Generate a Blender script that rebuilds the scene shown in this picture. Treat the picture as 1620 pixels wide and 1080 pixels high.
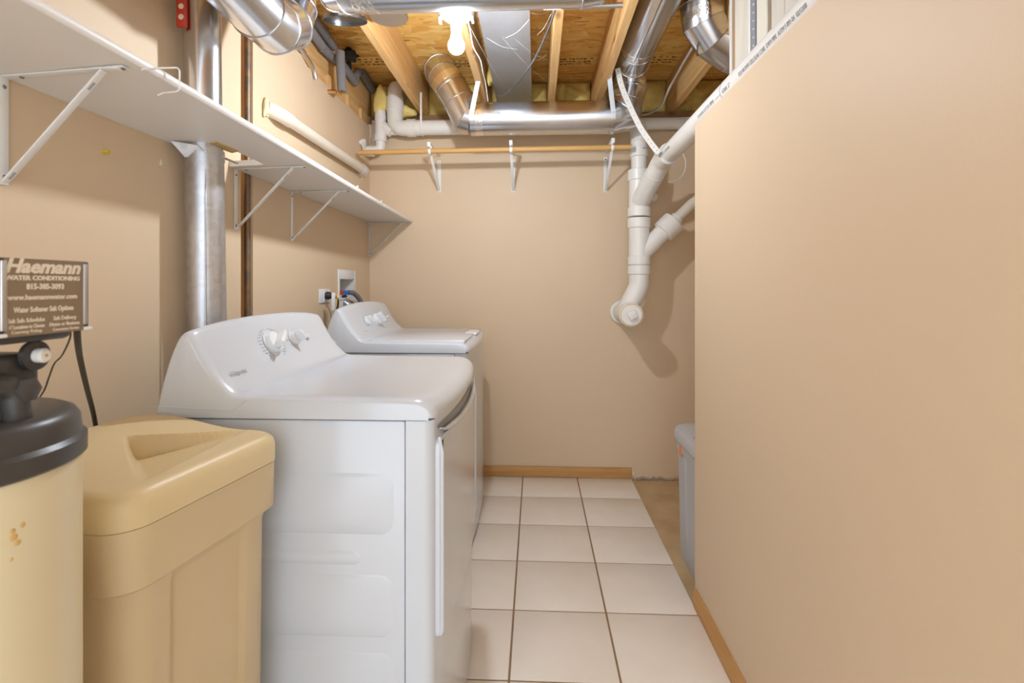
import bpy, bmesh, math, random
from mathutils import Vector, Matrix
random.seed(7)
for o in list(bpy.data.objects): bpy.data.objects.remove(o)
SC = bpy.context.scene
COL = SC.collection

# ------------------------------------------------------------------ camera
H = 1.19; F = 810.0; CX = 810.0; HY = 451.0
TH = math.atan(38/810); S_, C_ = math.sin(TH), math.cos(TH)
cam = bpy.data.cameras.new('camera'); co = bpy.data.objects.new('camera', cam); COL.objects.link(co)
cam.sensor_width = 36; cam.lens = 18.0; cam.shift_y = -89/1620
co.location = (0, 0, H); co.rotation_euler = (math.pi/2, 0, TH)
cam.clip_start = .02
cam.dof.use_dof = True; cam.dof.focus_distance = 2.3; cam.dof.aperture_fstop = 7.0
SC.camera = co
# ------------------------------------------------------------------ world, lights, exposure
w = bpy.data.worlds.new('world'); SC.world = w; w.use_nodes = True
w.node_tree.nodes['Background'].inputs[0].default_value = (.88, .98, 1.09, 1)
w.node_tree.nodes['Background'].inputs[1].default_value = 2.5
YB = -0.75           # where the walls end behind the camera
BULB = 800.0        # emission of the lit bulb in view
BULB2 = 170.0       # the same kind of bulb further back in the basement
vs = SC.view_settings
vs.view_transform = 'Standard'; vs.look = 'None'; vs.gamma = 1; vs.use_curve_mapping = False
vs.exposure = 0.28

# ------------------------------------------------------------------ helpers
def ray(u, v):
    xc = (u-CX)/F
    return Vector((xc*C_-S_, xc*S_+C_, (HY-v)/F))
def P(u, v, X=None, Y=None, Z=None):
    d = ray(u, v)
    t = X/d.x if X is not None else (Y/d.y if Y is not None else (Z-H)/d.z)
    return Vector((d.x*t, d.y*t, H+d.z*t))
def Pl(u, v, p0, n):
    d = ray(u, v); o = Vector((0, 0, H)); t = (p0-o).dot(n)/d.dot(n)
    return o+d*t

class MB:
    def __init__(s): s.v = []; s.f = []
    def add(s, vs_, fs):
        b = len(s.v); s.v += [tuple(x) for x in vs_]; s.f += [tuple(i+b for i in f) for f in fs]; return s
    def box(s, x0, x1, y0, y1, z0, z1, bev=0, seg=2, rot=None, c=None):
        bm = bmesh.new(); bmesh.ops.create_cube(bm, size=1)
        for v in bm.verts: v.co = Vector((v.co.x*(x1-x0), v.co.y*(y1-y0), v.co.z*(z1-z0)))
        if bev: bmesh.ops.bevel(bm, geom=bm.edges[:], offset=bev, segments=seg, affect='EDGES', profile=.5)
        ctr = Vector(((x0+x1)/2, (y0+y1)/2, (z0+z1)/2))
        bm.verts.index_update()
        M = rot if rot else Matrix.Identity(3)
        s.add([M@v.co+ctr if c is None else M@(v.co+ctr)+Vector(c) for v in bm.verts], [[v.index for v in f.verts] for f in bm.faces]); bm.free(); return s
    def obox(s, ctr, ax, ay, az, dx, dy, dz, bev=0, seg=2):   # box with its own axes
        M = Matrix((ax, ay, az)).transposed()
        return s.box(-dx/2, dx/2, -dy/2, dy/2, -dz/2, dz/2, bev, seg, rot=M, c=ctr)
    def rings(s, rs, cap0=True, cap1=True, closed=False):
        n = len(rs[0]); b = len(s.v); m = len(rs)
        for r in rs: s.v += [tuple(p) for p in r]
        for i in range(m if closed else m-1):
            a = b+i*n; c = b+((i+1) % m)*n
            for j in range(n):
                k = (j+1) % n; s.f.append((a+j, a+k, c+k, c+j))
        if not closed:
            if cap0: s.f.append(tuple(b+j for j in reversed(range(n))))
            if cap1: s.f.append(tuple(b+(m-1)*n+j for j in range(n)))
        return s
    def tube(s, path, r, n=16, cap=True, closed=False, r2=None):
        path = [Vector(p) for p in path]; m = len(path)
        rs = r if isinstance(r, (list, tuple)) else [r]*m
        def tan(i):
            a = path[(i-1) % m] if (closed or i > 0) else path[i]
            b = path[(i+1) % m] if (closed or i < m-1) else path[i]
            return (b-a).normalized()
        t = tan(0); up = Vector((0, 0, 1)) if abs(t.z) < .9 else Vector((0, 1, 0))
        nx = t.cross(up).normalized(); out = []
        for i in range(m):
            ti = tan(i); q = t.rotation_difference(ti); nx = q@nx; nx = (nx-ti*nx.dot(ti)).normalized(); ny = ti.cross(nx); t = ti
            rr = rs[i]; rb = rr if r2 is None else r2
            out.append([path[i]+nx*(rr*math.cos(2*math.pi*j/n))+ny*(rb*math.sin(2*math.pi*j/n)) for j in range(n)])
        return s.rings(out, cap, cap, closed)
    def cyl(s, p0, p1, r, r1=None, n=20):
        return s.tube([p0, p1], [r, r if r1 is None else r1], n)
    def lathe(s, o, ax, prof, n=24):      # prof: list of (radius, height along axis)
        ax = Vector(ax).normalized(); up = Vector((0, 0, 1)) if abs(ax.z) < .9 else Vector((0, 1, 0))
        x = ax.cross(up).normalized(); y = ax.cross(x).normalized(); o = Vector(o)
        if x.cross(y).dot(ax) < 0: y = -y
        return s.rings([[o+ax*h+(x*math.cos(2*math.pi*j/n)+y*math.sin(2*math.pi*j/n))*max(r, 1e-5) for j in range(n)] for r, h in prof])
    def prism(s, poly, axis, a0, a1):     # poly in the two other axes
        f = {'x': lambda p, a: (a, p[0], p[1]), 'y': lambda p, a: (p[0], a, p[1]), 'z': lambda p, a: (p[0], p[1], a)}[axis]
        return s.rings([[f(p, a0) for p in poly], [f(p, a1) for p in poly]])
    def build(s, name, mat, parent=None, sharp=35, label=None):
        me = bpy.data.meshes.new(name)
        root = parent
        while root is not None and root.parent is not None: root = root.parent
        if root is not None: off = Vector(root['_o'])
        else:
            xs = [v[0] for v in s.v]; ys = [v[1] for v in s.v]; off = Vector(((min(xs)+max(xs))/2, (min(ys)+max(ys))/2, min(v[2] for v in s.v)))
        me.from_pydata([Vector(v)-off for v in s.v], [], s.f)
        bm = bmesh.new(); bm.from_mesh(me); bmesh.ops.remove_doubles(bm, verts=bm.verts[:], dist=1e-6); bmesh.ops.recalc_face_normals(bm, faces=bm.faces[:]); bm.to_mesh(me); bm.free()
        me.polygons.foreach_set('use_smooth', [True]*len(me.polygons))
        me.set_sharp_from_angle(angle=math.radians(sharp))
        me.materials.append(mat)
        o = bpy.data.objects.new(name, me); COL.objects.link(o)
        if parent is None: o.location = off; o['_o'] = tuple(off)
        else: o.parent = parent
        if label: o['label'] = label
        return o
def thing(name, label, cat, loc, group=None):
    o = bpy.data.objects.new(name, None); COL.objects.link(o); o.location = loc; o['_o'] = tuple(loc); o.empty_display_size = .05
    return tag(o, label, cat, group)
def tag(o, label, cat, group=None):
    o['label'] = label; o['category'] = cat
    if group: o['group'] = group
    return o
def struct(o, label=None):
    o['kind'] = 'structure'
    if label: o['label'] = label
    return o
def fillet(pts, r, n=6):
    pts = [Vector(p) for p in pts]; out = [pts[0]]
    for i in range(1, len(pts)-1):
        a, b, c = pts[i-1], pts[i], pts[i+1]
        d0 = (a-b).normalized(); d1 = (c-b).normalized(); ang = d0.angle(d1)
        if ang > 3.1: out.append(b); continue
        t = min(r/math.tan(ang/2), (a-b).length*.49, (c-b).length*.49); rr = t*math.tan(ang/2)
        bis = (d0+d1).normalized(); ctr = b+bis*(rr/math.sin(ang/2)); p0 = b+d0*t; p1 = b+d1*t
        v0 = p0-ctr; v1 = p1-ctr
        q = v0.rotation_difference(v1); ax, an = q.to_axis_angle()
        for k in range(n+1): out.append(ctr+Matrix.Rotation(an*k/n, 3, ax)@v0)
    out.append(pts[-1]); return out
def smoothpath(pts, n=8):      # Catmull-Rom
    pts = [Vector(p) for p in pts]; q = [2*pts[0]-pts[1]]+pts+[2*pts[-1]-pts[-2]]; out = []
    for i in range(1, len(q)-2):
        for k in range(n):
            t = k/n; a, b, c, d = q[i-1], q[i], q[i+1], q[i+2]
            out.append(.5*((2*b)+(c-a)*t+(2*a-5*b+4*c-d)*t*t+(3*b-a-3*c+d)*t**3))
    out.append(pts[-1]); return out
def mitre(path, r, n=32):
    path = [Vector(p) for p in path]; d = [(path[i+1]-path[i]).normalized() for i in range(len(path)-1)]
    up = Vector((0, 0, 1)) if abs(d[0].z) < .9 else Vector((0, 1, 0))
    x = d[0].cross(up).normalized(); y = d[0].cross(x)
    rg = [path[0]+(x*math.cos(2*math.pi*j/n)+y*math.sin(2*math.pi*j/n))*r for j in range(n)]; out = [rg]
    for i in range(1, len(path)):
        dp = d[i-1]; nr = (dp+d[i]).normalized() if i < len(d) else dp
        rg = [p+dp*((path[i]-p).dot(nr)/dp.dot(nr)) for p in rg]; out.append(rg)
    return out

# ------------------------------------------------------------------ materials
def new(name):
    m = bpy.data.materials.new(name); m.use_nodes = True; nt = m.node_tree; return m, nt, nt.nodes['Principled BSDF'], nt.nodes.new, nt.links.new
def M(name, col, rough=.5, metal=0, var=0, vscale=8, bump=0, bscale=200, stretch=None, col2=None, coat=0, spec=.5):
    m, nt, b, N, L = new(name)
    b.inputs['Base Color'].default_value = (*col, 1); b.inputs['Roughness'].default_value = rough; b.inputs['Metallic'].default_value = metal
    b.inputs['Coat Weight'].default_value = coat; b.inputs['Coat Roughness'].default_value = .08; b.inputs['Specular IOR Level'].default_value = spec
    if var or bump: tc = N('ShaderNodeTexCoord'); mp = N('ShaderNodeMapping'); L(tc.outputs['Object'], mp.inputs[0])
    if var or bump:
        if stretch: mp.inputs['Scale'].default_value = stretch
    if var:
        no = N('ShaderNodeTexNoise'); no.inputs['Scale'].default_value = vscale; no.inputs['Detail'].default_value = 6; L(mp.outputs[0], no.inputs['Vector'])
        rp = N('ShaderNodeValToRGB'); c2 = col2 if col2 else tuple(c*(1-var) for c in col)
        rp.color_ramp.elements[0].position = .3; rp.color_ramp.elements[1].position = .7
        rp.color_ramp.elements[0].color = (*c2, 1); rp.color_ramp.elements[1].color = (*col, 1)
        L(no.outputs[0], rp.inputs[0]); L(rp.outputs[0], b.inputs['Base Color'])
    if bump:
        n2 = N('ShaderNodeTexNoise'); n2.inputs['Scale'].default_value = bscale; n2.inputs['Detail'].default_value = 3; L(tc.outputs['Object'], n2.inputs['Vector'])
        bp = N('ShaderNodeBump'); bp.inputs['Strength'].default_value = bump; bp.inputs['Distance'].default_value = .002; L(n2.outputs[0], bp.inputs['Height']); L(bp.outputs[0], b.inputs['Normal'])
    return m
def galv(name, base, rough, spangle=90, var=.2):
    m, nt, b, N, L = new(name); b.inputs['Metallic'].default_value = 1
    tc = N('ShaderNodeTexCoord'); vo = N('ShaderNodeTexVoronoi'); vo.inputs['Scale'].default_value = spangle; L(tc.outputs['Object'], vo.inputs['Vector'])
    bw = N('ShaderNodeRGBToBW'); L(vo.outputs['Color'], bw.inputs[0])
    no = N('ShaderNodeTexNoise'); no.inputs['Scale'].default_value = 7; no.inputs['Detail'].default_value = 5; L(tc.outputs['Object'], no.inputs['Vector'])
    mx = N('ShaderNodeMath'); mx.operation = 'MULTIPLY_ADD'; mx.inputs[1].default_value = .35; L(bw.outputs[0], mx.inputs[0]); L(no.outputs[0], mx.inputs[2])
    rp = N('ShaderNodeValToRGB'); rp.color_ramp.elements[0].position = .35; rp.color_ramp.elements[1].position = .85
    rp.color_ramp.elements[0].color = (base*(1-var), base*(1-var), base*(1-var)*1.01, 1); rp.color_ramp.elements[1].color = (base*.97, base, base*1.07, 1)
    L(mx.outputs[0], rp.inputs[0]); L(rp.outputs[0], b.inputs['Base Color'])
    mr = N('ShaderNodeMapRange'); mr.inputs['To Min'].default_value = rough*.97; mr.inputs['To Max'].default_value = rough*1.03; L(mx.outputs[0], mr.inputs[0]); L(mr.outputs[0], b.inputs['Roughness'])
    bp = N('ShaderNodeBump'); bp.inputs['Strength'].default_value = .06; bp.inputs['Distance'].default_value = .004; L(no.outputs[0], bp.inputs['Height']); L(bp.outputs[0], b.inputs['Normal'])
    return m
def wood(name, light, dark, axis, knots=True):
    m, nt, b, N, L = new(name); b.inputs['Roughness'].default_value = .55
    tc = N('ShaderNodeTexCoord'); mp = N('ShaderNodeMapping'); sc = [22, 22, 22]; sc[axis] = 1.1; mp.inputs['Scale'].default_value = sc; L(tc.outputs['Object'], mp.inputs[0])
    no = N('ShaderNodeTexNoise'); no.inputs['Scale'].default_value = 2.2; no.inputs['Detail'].default_value = 8; no.inputs['Distortion'].default_value = .6; L(mp.outputs[0], no.inputs['Vector'])
    rp = N('ShaderNodeValToRGB'); rp.color_ramp.elements[0].position = .3; rp.color_ramp.elements[1].position = .72
    rp.color_ramp.elements[0].color = (*dark, 1); rp.color_ramp.elements[1].color = (*light, 1); L(no.outputs[0], rp.inputs[0])
    out = rp.outputs[0]
    if knots:
        m2 = N('ShaderNodeMapping'); s2 = [9, 9, 9]; s2[axis] = 3.2; m2.inputs['Scale'].default_value = s2; L(tc.outputs['Object'], m2.inputs[0])
        vo = N('ShaderNodeTexVoronoi'); vo.inputs['Scale'].default_value = 1; L(m2.outputs[0], vo.inputs['Vector'])
        r2 = N('ShaderNodeValToRGB'); r2.color_ramp.elements[0].position = .05; r2.color_ramp.elements[1].position = .16
        r2.color_ramp.elements[0].color = (.28, .11, .03, 1); r2.color_ramp.elements[1].color = (1, 1, 1, 1); L(vo.outputs['Distance'], r2.inputs[0])
        mx = N('ShaderNodeMix'); mx.data_type = 'RGBA'; mx.blend_type = 'MULTIPLY'; mx.inputs[0].default_value = .8; L(out, mx.inputs[6]); L(r2.outputs[0], mx.inputs[7]); out = mx.outputs[2]
    L(out, b.inputs['Base Color']); return m
def osb_mat():
    m, nt, b, N, L = new('osb'); b.inputs['Roughness'].default_value = .6
    tc = N('ShaderNodeTexCoord')
    def layer(rot, sx, sy, seed):
        mp = N('ShaderNodeMapping'); mp.inputs['Rotation'].default_value = (0, 0, rot); mp.inputs['Scale'].default_value = (sx, sy, 1); mp.inputs['Location'].default_value = (seed, seed*1.7, 0)
        ns = N('ShaderNodeTexNoise'); ns.inputs['Scale'].default_value = 9; L(tc.outputs['Object'], ns.inputs['Vector'])
        ad = N('ShaderNodeMix'); ad.data_type = 'RGBA'; ad.blend_type = 'LINEAR_LIGHT'; ad.inputs[0].default_value = .014; L(tc.outputs['Object'], ad.inputs[6]); L(ns.outputs['Color'], ad.inputs[7])
        L(ad.outputs[2], mp.inputs[0])
        vo = N('ShaderNodeTexVoronoi'); vo.voronoi_dimensions = '2D'; vo.inputs['Scale'].default_value = 1; L(mp.outputs[0], vo.inputs['Vector'])
        bw = N('ShaderNodeSeparateColor'); L(vo.outputs['Color'], bw.inputs[0])
        gm = N('ShaderNodeMapping'); gm.inputs['Rotation'].default_value = (0, 0, rot); gm.inputs['Scale'].default_value = (sx*1.5, sy*9, 1); L(tc.outputs['Object'], gm.inputs[0])
        gr = N('ShaderNodeTexNoise'); gr.inputs['Scale'].default_value = 1; gr.inputs['Detail'].default_value = 4; L(gm.outputs[0], gr.inputs['Vector'])
        a = N('ShaderNodeMath'); a.operation = 'MULTIPLY_ADD'; a.inputs[1].default_value = .5; L(gr.outputs[0], a.inputs[0]); 
        sc_ = N('ShaderNodeMath'); sc_.operation = 'MULTIPLY'; sc_.inputs[1].default_value = .62; L(bw.outputs[0], sc_.inputs[0]); L(sc_.outputs[0], a.inputs[2])
        return a.outputs[0], bw.outputs[1]
    a1, k1 = layer(.06, 11, 30, 0); a2, k2 = layer(.85, 9, 24, 5); a3, k3 = layer(-.6, 10, 26, 11); a4, k4 = layer(-.15, 14, 44, 3)
    def mix(x, y, k, th):
        g = N('ShaderNodeMath'); g.operation = 'GREATER_THAN'; g.inputs[1].default_value = th; L(k, g.inputs[0])
        mx = N('ShaderNodeMix'); L(g.outputs[0], mx.inputs[0]); L(x, mx.inputs[2]); L(y, mx.inputs[3]); return mx.outputs[0]
    o = mix(mix(mix(a1, a4, k4, .5), a2, k2, .72), a3, k3, .76)
    rp = N('ShaderNodeValToRGB'); e = rp.color_ramp.elements
    e[0].position = .18; e[0].color = (.50, .215, .045, 1); e[1].position = .85; e[1].color = (.98, .70, .25, 1)
    x = e.new(.3); x.color = (.80, .42, .095, 1); x = e.new(.55); x.color = (.91, .55, .15, 1)
    L(o, rp.inputs[0])
    sp_ = N('ShaderNodeTexNoise'); sp_.inputs['Scale'].default_value = 26; sp_.inputs['Detail'].default_value = 3; smp = N('ShaderNodeMapping'); smp.inputs['Scale'].default_value = (.5, 1.6, 1); L(tc.outputs['Object'], smp.inputs[0]); L(smp.outputs[0], sp_.inputs['Vector'])
    r3 = N('ShaderNodeValToRGB'); r3.color_ramp.elements[0].position = .27; r3.color_ramp.elements[0].color = (.3, .16, .1, 1); r3.color_ramp.elements[1].position = .35; r3.color_ramp.elements[1].color = (1, 1, 1, 1); L(sp_.outputs[0], r3.inputs[0])
    mm = N('ShaderNodeMix'); mm.data_type = 'RGBA'; mm.blend_type = 'MULTIPLY'; mm.inputs[0].default_value = 1; L(rp.outputs[0], mm.inputs[6]); L(r3.outputs[0], mm.inputs[7]); L(mm.outputs[2], b.inputs['Base Color'])
    bp = N('ShaderNodeBump'); bp.inputs['Strength'].default_value = .3; bp.inputs['Distance'].default_value = .002; L(o, bp.inputs['Height']); L(bp.outputs[0], b.inputs['Normal'])
    return m
def emit(name, col, st):
    m, nt, b, N, L = new(name); b.inputs['Base Color'].default_value = (.9, .9, .9, 1)
    b.inputs['Emission Color'].default_value = (*col, 1); b.inputs['Emission Strength'].default_value = st; return m

WALL = M('beige_wall_paint', (.71, .545, .37), .5, spec=.3, bump=.12, bscale=160, var=.03, vscale=1.5)
OSB = osb_mat()
JOIST = wood('pine_joist', (.84, .56, .26), (.68, .38, .13), 1)
STUD = wood('pine_upright', (.82, .54, .25), (.66, .37, .13), 2)
OAK = wood('oak_trim', (.60, .33, .115), (.47, .235, .07), 0, knots=False)
OAKY = wood('oak_trim_long', (.60, .33, .115), (.47, .235, .07), 1, knots=False)
RODW = wood('rod_pine', (.70, .42, .155), (.58, .32, .1), 0, knots=False)
SILL = wood('sill_plate_wood', (.36, .21, .085), (.25, .135, .05), 0)
GALV = galv('galvanised_steel', .68, .22, 70, .07)
GALVD = galv('galvanised_steel_dull', .66, .42, 60, .25)
GALVP = galv('galvanised_sheet', .60, .42, 40, .06); GALVP.node_tree.nodes['Principled BSDF'].inputs['Metallic'].default_value = .45
FOIL = M('foil_tape', (.86, .84, .82), .16, 1, bump=.9, bscale=90)
STEEL = M('zinc_conduit', (.62, .63, .65), .32, 1)
BLACKIRON = M('rusty_iron_pipe', (.16, .13, .11), .5, .6, var=.7, vscale=30, col2=(.32, .2, .1))
PVC = M('white_pvc', (.82, .79, .74), .32, var=.03, vscale=6)
PVCO = M('aged_cream_pvc', (.78, .71, .60), .38, var=.08, vscale=8)
WHITE = M('white_paint', (.82, .80, .77), .45, bump=.06, bscale=120)
SHELFM = M('white_laminate_shelf', (.83, .805, .775), .4, var=.02, vscale=4)
WMET = M('white_powder_coat', (.84, .83, .81), .4)
ENAM = M('white_enamel', (.635, .675, .735), .22, coat=.4)
ENAMG = M('light_grey_enamel', (.71, .725, .75), .25, coat=.3)
PLASW = M('white_plastic', (.80, .815, .83), .3)
GREYP = M('grey_print', (.42, .43, .45), .5)
DARKGAP = M('dark_gap', (.05, .05, .055), .6)
TILE = M('cream_tile', (.88, .81, .735), .33, var=.1, vscale=5, col2=(.83, .75, .65), bump=.05, bscale=60)
GROUT = M('brown_grout', (.33, .215, .12), .9, var=.2, vscale=30)
CONC = M('bare_concrete_floor', (.60, .43, .25), .85, var=.5, vscale=7, col2=(.46, .31, .16), bump=.5, bscale=80)
TAN = M('tan_poly_tank', (.72, .575, .325), .42, var=.05, vscale=3, bump=.05, bscale=120)
TANB = M('tan_poly_body', (.66, .52, .31), .45, var=.1, vscale=4, bump=.05, bscale=120)
CREAM = M('cream_fibreglass', (.74, .64, .42), .3, var=.06, vscale=5)
BLK = M('black_plastic', (.065, .06, .056), .36, var=.3, vscale=20)
BLK2 = M('black_rubber', (.025, .025, .025), .55)
SIGNM = M('brown_sign_face', (.25, .18, .115), .35)
SIGNT = M('cream_lettering', (.80, .70, .56), .5)
FOAMG = M('grey_pipe_foam', (.215, .205, .205), .85, bump=.4, bscale=220)
FIBER = M('yellow_fibreglass', (.93, .76, .27), .9, var=.6, vscale=9, col2=(.62, .44, .12), bump=1, bscale=60)
FOAMY = M('yellow_spray_foam', (.84, .74, .44), .7, bump=.8, bscale=120)
COPPER = M('brass', (.75, .45, .18), .35, 1)
CANG = M('grey_bin_plastic', (.48, .485, .49), .4)
ORANGE = M('orange_sticker', (.9, .22, .04), .5)
RED = M('red_tape', (.55, .05, .02), .45)
BLUE = M('blue_ring', (.02, .16, .65), .4)
GREYH = M('grey_hose', (.17, .17, .175), .5)
YEL = M('yellow_pin', (.75, .55, .02), .35)
BRAW = M('raw_board', (.74, .68, .57), .8, var=.22, vscale=9, stretch=(1, 1, .25), bump=.4, bscale=70)
BROWNC = M('brown_core', (.42, .27, .15), .8)
PLASTER = M('plaster_chip', (.9, .86, .8), .8)
TAR = M('black_tar', (.012, .011, .01), .7)
INK = M('pipe_ink', (.27, .27, .28), .6)
STICK = M('amber_putty', (.62, .40, .14), .6)
PAPER = M('paper_label', (.78, .70, .55), .6)
BARK = M('rough_mortar', (.56, .42, .30), .95, var=.5, vscale=60, bump=1, bscale=90)
STAMP = M('stamp_ink', (.16, .075, .025), .8)
PORC = M('glazed_porcelain', (.55, .55, .55), .25)
SHADEW = M('fluorescent_white', (.9, .9, .9), .4)

def text(s, size, o, xd, yd, mat, parent, align='CENTER', name='lettering', shear=0, bold=0, width=None, ext=.0003):
    cu = bpy.data.curves.new('t', 'FONT'); cu.body = s; cu.size = size; cu.align_x = align; cu.shear = shear; cu.offset = bold; cu.extrude = ext; cu.resolution_u = 2
    to = bpy.data.objects.new('t', cu); COL.objects.link(to); bpy.context.view_layer.update()
    me = to.evaluated_get(bpy.context.evaluated_depsgraph_get()).to_mesh()
    xs = [v.co.x for v in me.vertices]; k = 1
    if width and xs: k = width/(max(xs)-min(xs))
    xd = Vector(xd).normalized(); yd = Vector(yd).normalized(); zd = xd.cross(yd); o = Vector(o)
    b = MB(); b.add([o+xd*v.co.x*k+yd*v.co.y+zd*v.co.z for v in me.vertices], [tuple(p.vertices) for p in me.polygons])
    bpy.data.objects.remove(to); return b.build(name, mat, parent)

# ================================================================== SETTING
WX, RX, BY, TOPR = -1.05, .595, 3.19, 1.793     # left wall, right wall, back wall planes
JB, JT = 2.27, 2.49                            # joist bottom / subfloor underside
# floor: slab, grout bed, tiles
fl = struct(MB().box(-1.4, 2.0, -2.6, 3.5, -.12, -.009).build('floor', CONC), 'bare brown concrete slab floor beside the tiling')
MB().box(-1.12, .586, -2.6, BY, -.009, -.0025).build('grout', GROUT, fl)
gx = [-.0814+.336*k for k in range(-3, 3)]
gy = sorted([P(825.6, 785.1, Z=0).y-.336*k for k in range(-1, 17)])
G = .0033
tile_me = {}
for i in range(len(gx)-1):
    for j in range(len(gy)-1):
        x0, x1 = gx[i]+G, gx[i+1]-G; y0, y1 = gy[j]+G, min(gy[j+1], BY-.004)-G
        if y1-y0 < .02: continue
        MB().box(x0, min(x1, .5855), y0, y1, -.0088, 0, .0018, 2).build('tile', TILE, fl)
# rough mortar ridge where bare slab meets back wall
b = MB(); pts = []
for k in range(60):
    x = .60+k*.02; r = .016+.01*random.random()
    pts.append(Vector((x, BY-.002, -.004+.012*random.random())))
b.tube(pts, [.007+.008*random.random() for _ in pts], 8)
mort = b.build('mortar_ridge', BARK, fl, label='rough brown mortar along foot of back wall')

# back wall
bw = struct(MB().box(-1.25, 2.0, BY, BY+.12, -.1, 2.205).build('wall_back', WALL), 'beige painted back wall')
MB().box(-1.25, 2.0, BY+.035, BY+.16, 2.205, 2.27).build('sill_plate', SILL, bw)
MB().box(-1.25, 2.0, BY+.15, BY+.19, 2.2, JT).build('rim_board', SILL, bw)
# left wall
def wpanel(poly, name='drywall_panel', parent=None, x0=WX-.014, x1=WX, mat=WALL):
    return MB().prism(poly, 'x', x0, x1).build(name, mat, parent, sharp=20)
lw = struct(MB().box(-1.32, -1.16, YB, 3.3, -.1, JT).build('wall_left', WALL), 'beige painted left wall with a slot cut for a gas pipe')
Y0, Y1 = P(381, 300, X=WX).y, P(400, 300, X=WX).y
wpanel([(YB, 0), (Y0, 0), (Y0, JT), (YB, JT)], parent=lw)
jag = [(2.31, 2.195), (2.26, 2.215), (2.22, 2.245), (2.185, 2.25), (2.17, 2.30), (2.165, JT)]
HY0, HY1 = P(534, 460, X=WX).y+.02, P(561, 460, X=WX).y-.02; HZ0, HZ1 = P(547, 491, X=WX).z+.055, P(547, 427, X=WX).z-.05
dp = MB(); X_0, X_1 = WX-.014, WX
for poly in ([(Y1, 0), (BY, 0), (BY, HZ0), (Y1, HZ0)], [(Y1, HZ0), (HY0, HZ0), (HY0, HZ1), (Y1, HZ1)], [(HY1, HZ0), (BY, HZ0), (BY, HZ1), (HY1, HZ1)],
             [(Y1, HZ1), (BY, HZ1), (BY, 2.19), (2.7, 2.188), (2.5, 2.193)]+jag+[(Y1, JT)]): dp.prism(poly, 'x', X_0, X_1)
dp.build('drywall_panel', WALL, lw, sharp=20)
MB().box(-1.16, WX-.014, Y0-.09, Y0-.004, 0, 2.4).build('wall_stud', STUD, lw)
MB().box(-1.16, WX-.014, Y1+.004, Y1+.05, 0, 2.3).build('wall_stud', STUD, lw)
# doubled top plate and edge joist above the cut drywall
MB().box(-1.16, -1.068, 2.2, 3.2, 2.205, 2.262).build('top_plate', JOIST, lw)
for y0, y1 in ((2.56, 2.60), (2.83, 2.87), (3.05, 3.09)):
    MB().box(-1.075, -1.054, y0, y1, 2.17, 2.262, .002).build('nailing_block', STUD, lw)
# right partition, with its top edge; above it raw board lining
rw = struct(MB().box(RX, .775, YB, P(1099, 500, X=RX).y, -.1, TOPR, .003, 1).build('wall_right', WALL), 'beige partition wall on the right, lower than the ceiling')
bf = .742
def yb(u): return P(u, 60, X=bf).y
wb = struct(MB().box(bf+.02, bf+.035, YB, yb(1157)-.004, TOPR, JT).build('wall_lining', BROWNC), 'raw board lining above the right partition')
MB().box(bf, bf+.02, yb(1157)-.004, yb(1154), TOPR-.02, JT).build('drywall_edge', WHITE, wb)
MB().box(bf+.002, bf+.02, yb(1163), yb(1157)-.004, TOPR, JT).build('drywall_core', BROWNC, wb)
for u0, u1 in ((1164, 1187), (1198.5, 1215), (1222, 1243), (1244, 1262), (1263, 1300)):
    MB().box(bf-.004, bf+.02, yb(u1), yb(u0), TOPR, JT, .003, 1).build('board', BRAW, wb)
y = yb(1300)-.004
while y > -.6:
    MB().box(bf-.004, bf+.02, y-.14, y, TOPR, JT, .003, 1).build('board', BRAW, wb); y -= .145
m_ = MB().box(bf-.006, bf+.004, yb(1197.5), yb(1191), TOPR, JT).build('corner_bead', M('blue_grey_bead', (.42, .45, .5), .4, .5), wb)
d = MB()
for k in range(24): d.box(bf-.0075, bf-.005, yb(1195.5), yb(1194.5), 1.83+k*.028, 1.836+k*.028)
d.build('bead_hole', PLASTER, m_)['kind'] = 'stuff'
MB().box(bf-.008, bf+.004, yb(1190.6), yb(1187.6), TOPR, JT).build('bead_edge', WHITE, wb)
# wall closing the space beyond the partition
struct(MB().box(1.5, 1.6, 1.6, 3.2, -.1, JT).build('wall_far_right', WALL), 'beige wall closing the space beyond the partition')
struct(MB().box(.775, 1.6, 1.2, 1.3, -.1, JT).build('wall_closet_front', WALL), 'beige wall behind the right partition')
# baseboards
b0 = P(700, 745, Y=BY).x
struct(MB().box(-1.0, P(1000, 745, Y=BY-.012).x, BY-.013, BY-.0005, .001, .066, .003).build('baseboard_back', OAK), 'honey oak baseboard along back wall')
MB().box(P(1000.5, 750, Y=BY-.01).x, P(1002.5, 750, Y=BY-.01).x, BY-.008, BY-.0005, .02, .045).build('trim_1', WHITE)
struct(bpy.data.objects['trim_1'], 'white chip at the end of the back baseboard')
bb = MB(); yE = P(1097, 940, X=RX-.012).y
bb.prism([(RX-.013, .001), (RX-.0005, .001), (RX-.0005, .064), (RX-.006, .064), (RX-.013, .054)], 'y', YB, yE)
struct(bb.build('baseboard_right', OAKY), 'honey oak baseboard along right partition')
# ceiling: subfloor sheet and its joists
ce = struct(MB().box(-1.32, 2.0, -1.6, 3.5, JT, JT+.02).build('ceiling', OSB), 'oriented strand board subfloor seen from below')
def joist(x0, x1, y0=-1.6, y1=BY+.15): return MB().box(x0, x1, y0, y1, JB, JT-.0005, .002, 1).build('joist', JOIST, ce)
for x0, x1 in ((-1.12, -1.08), (-.736, -.698), (-.325, -.287), (.073, .111), (.352, .39), (.828, .868), (1.25, 1.29)): joist(x0, x1)
MB().box(.858, .872, -1.6, BY+.1, JB+.075, JB+.10).build('joist_rib', JOIST, ce)

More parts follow.
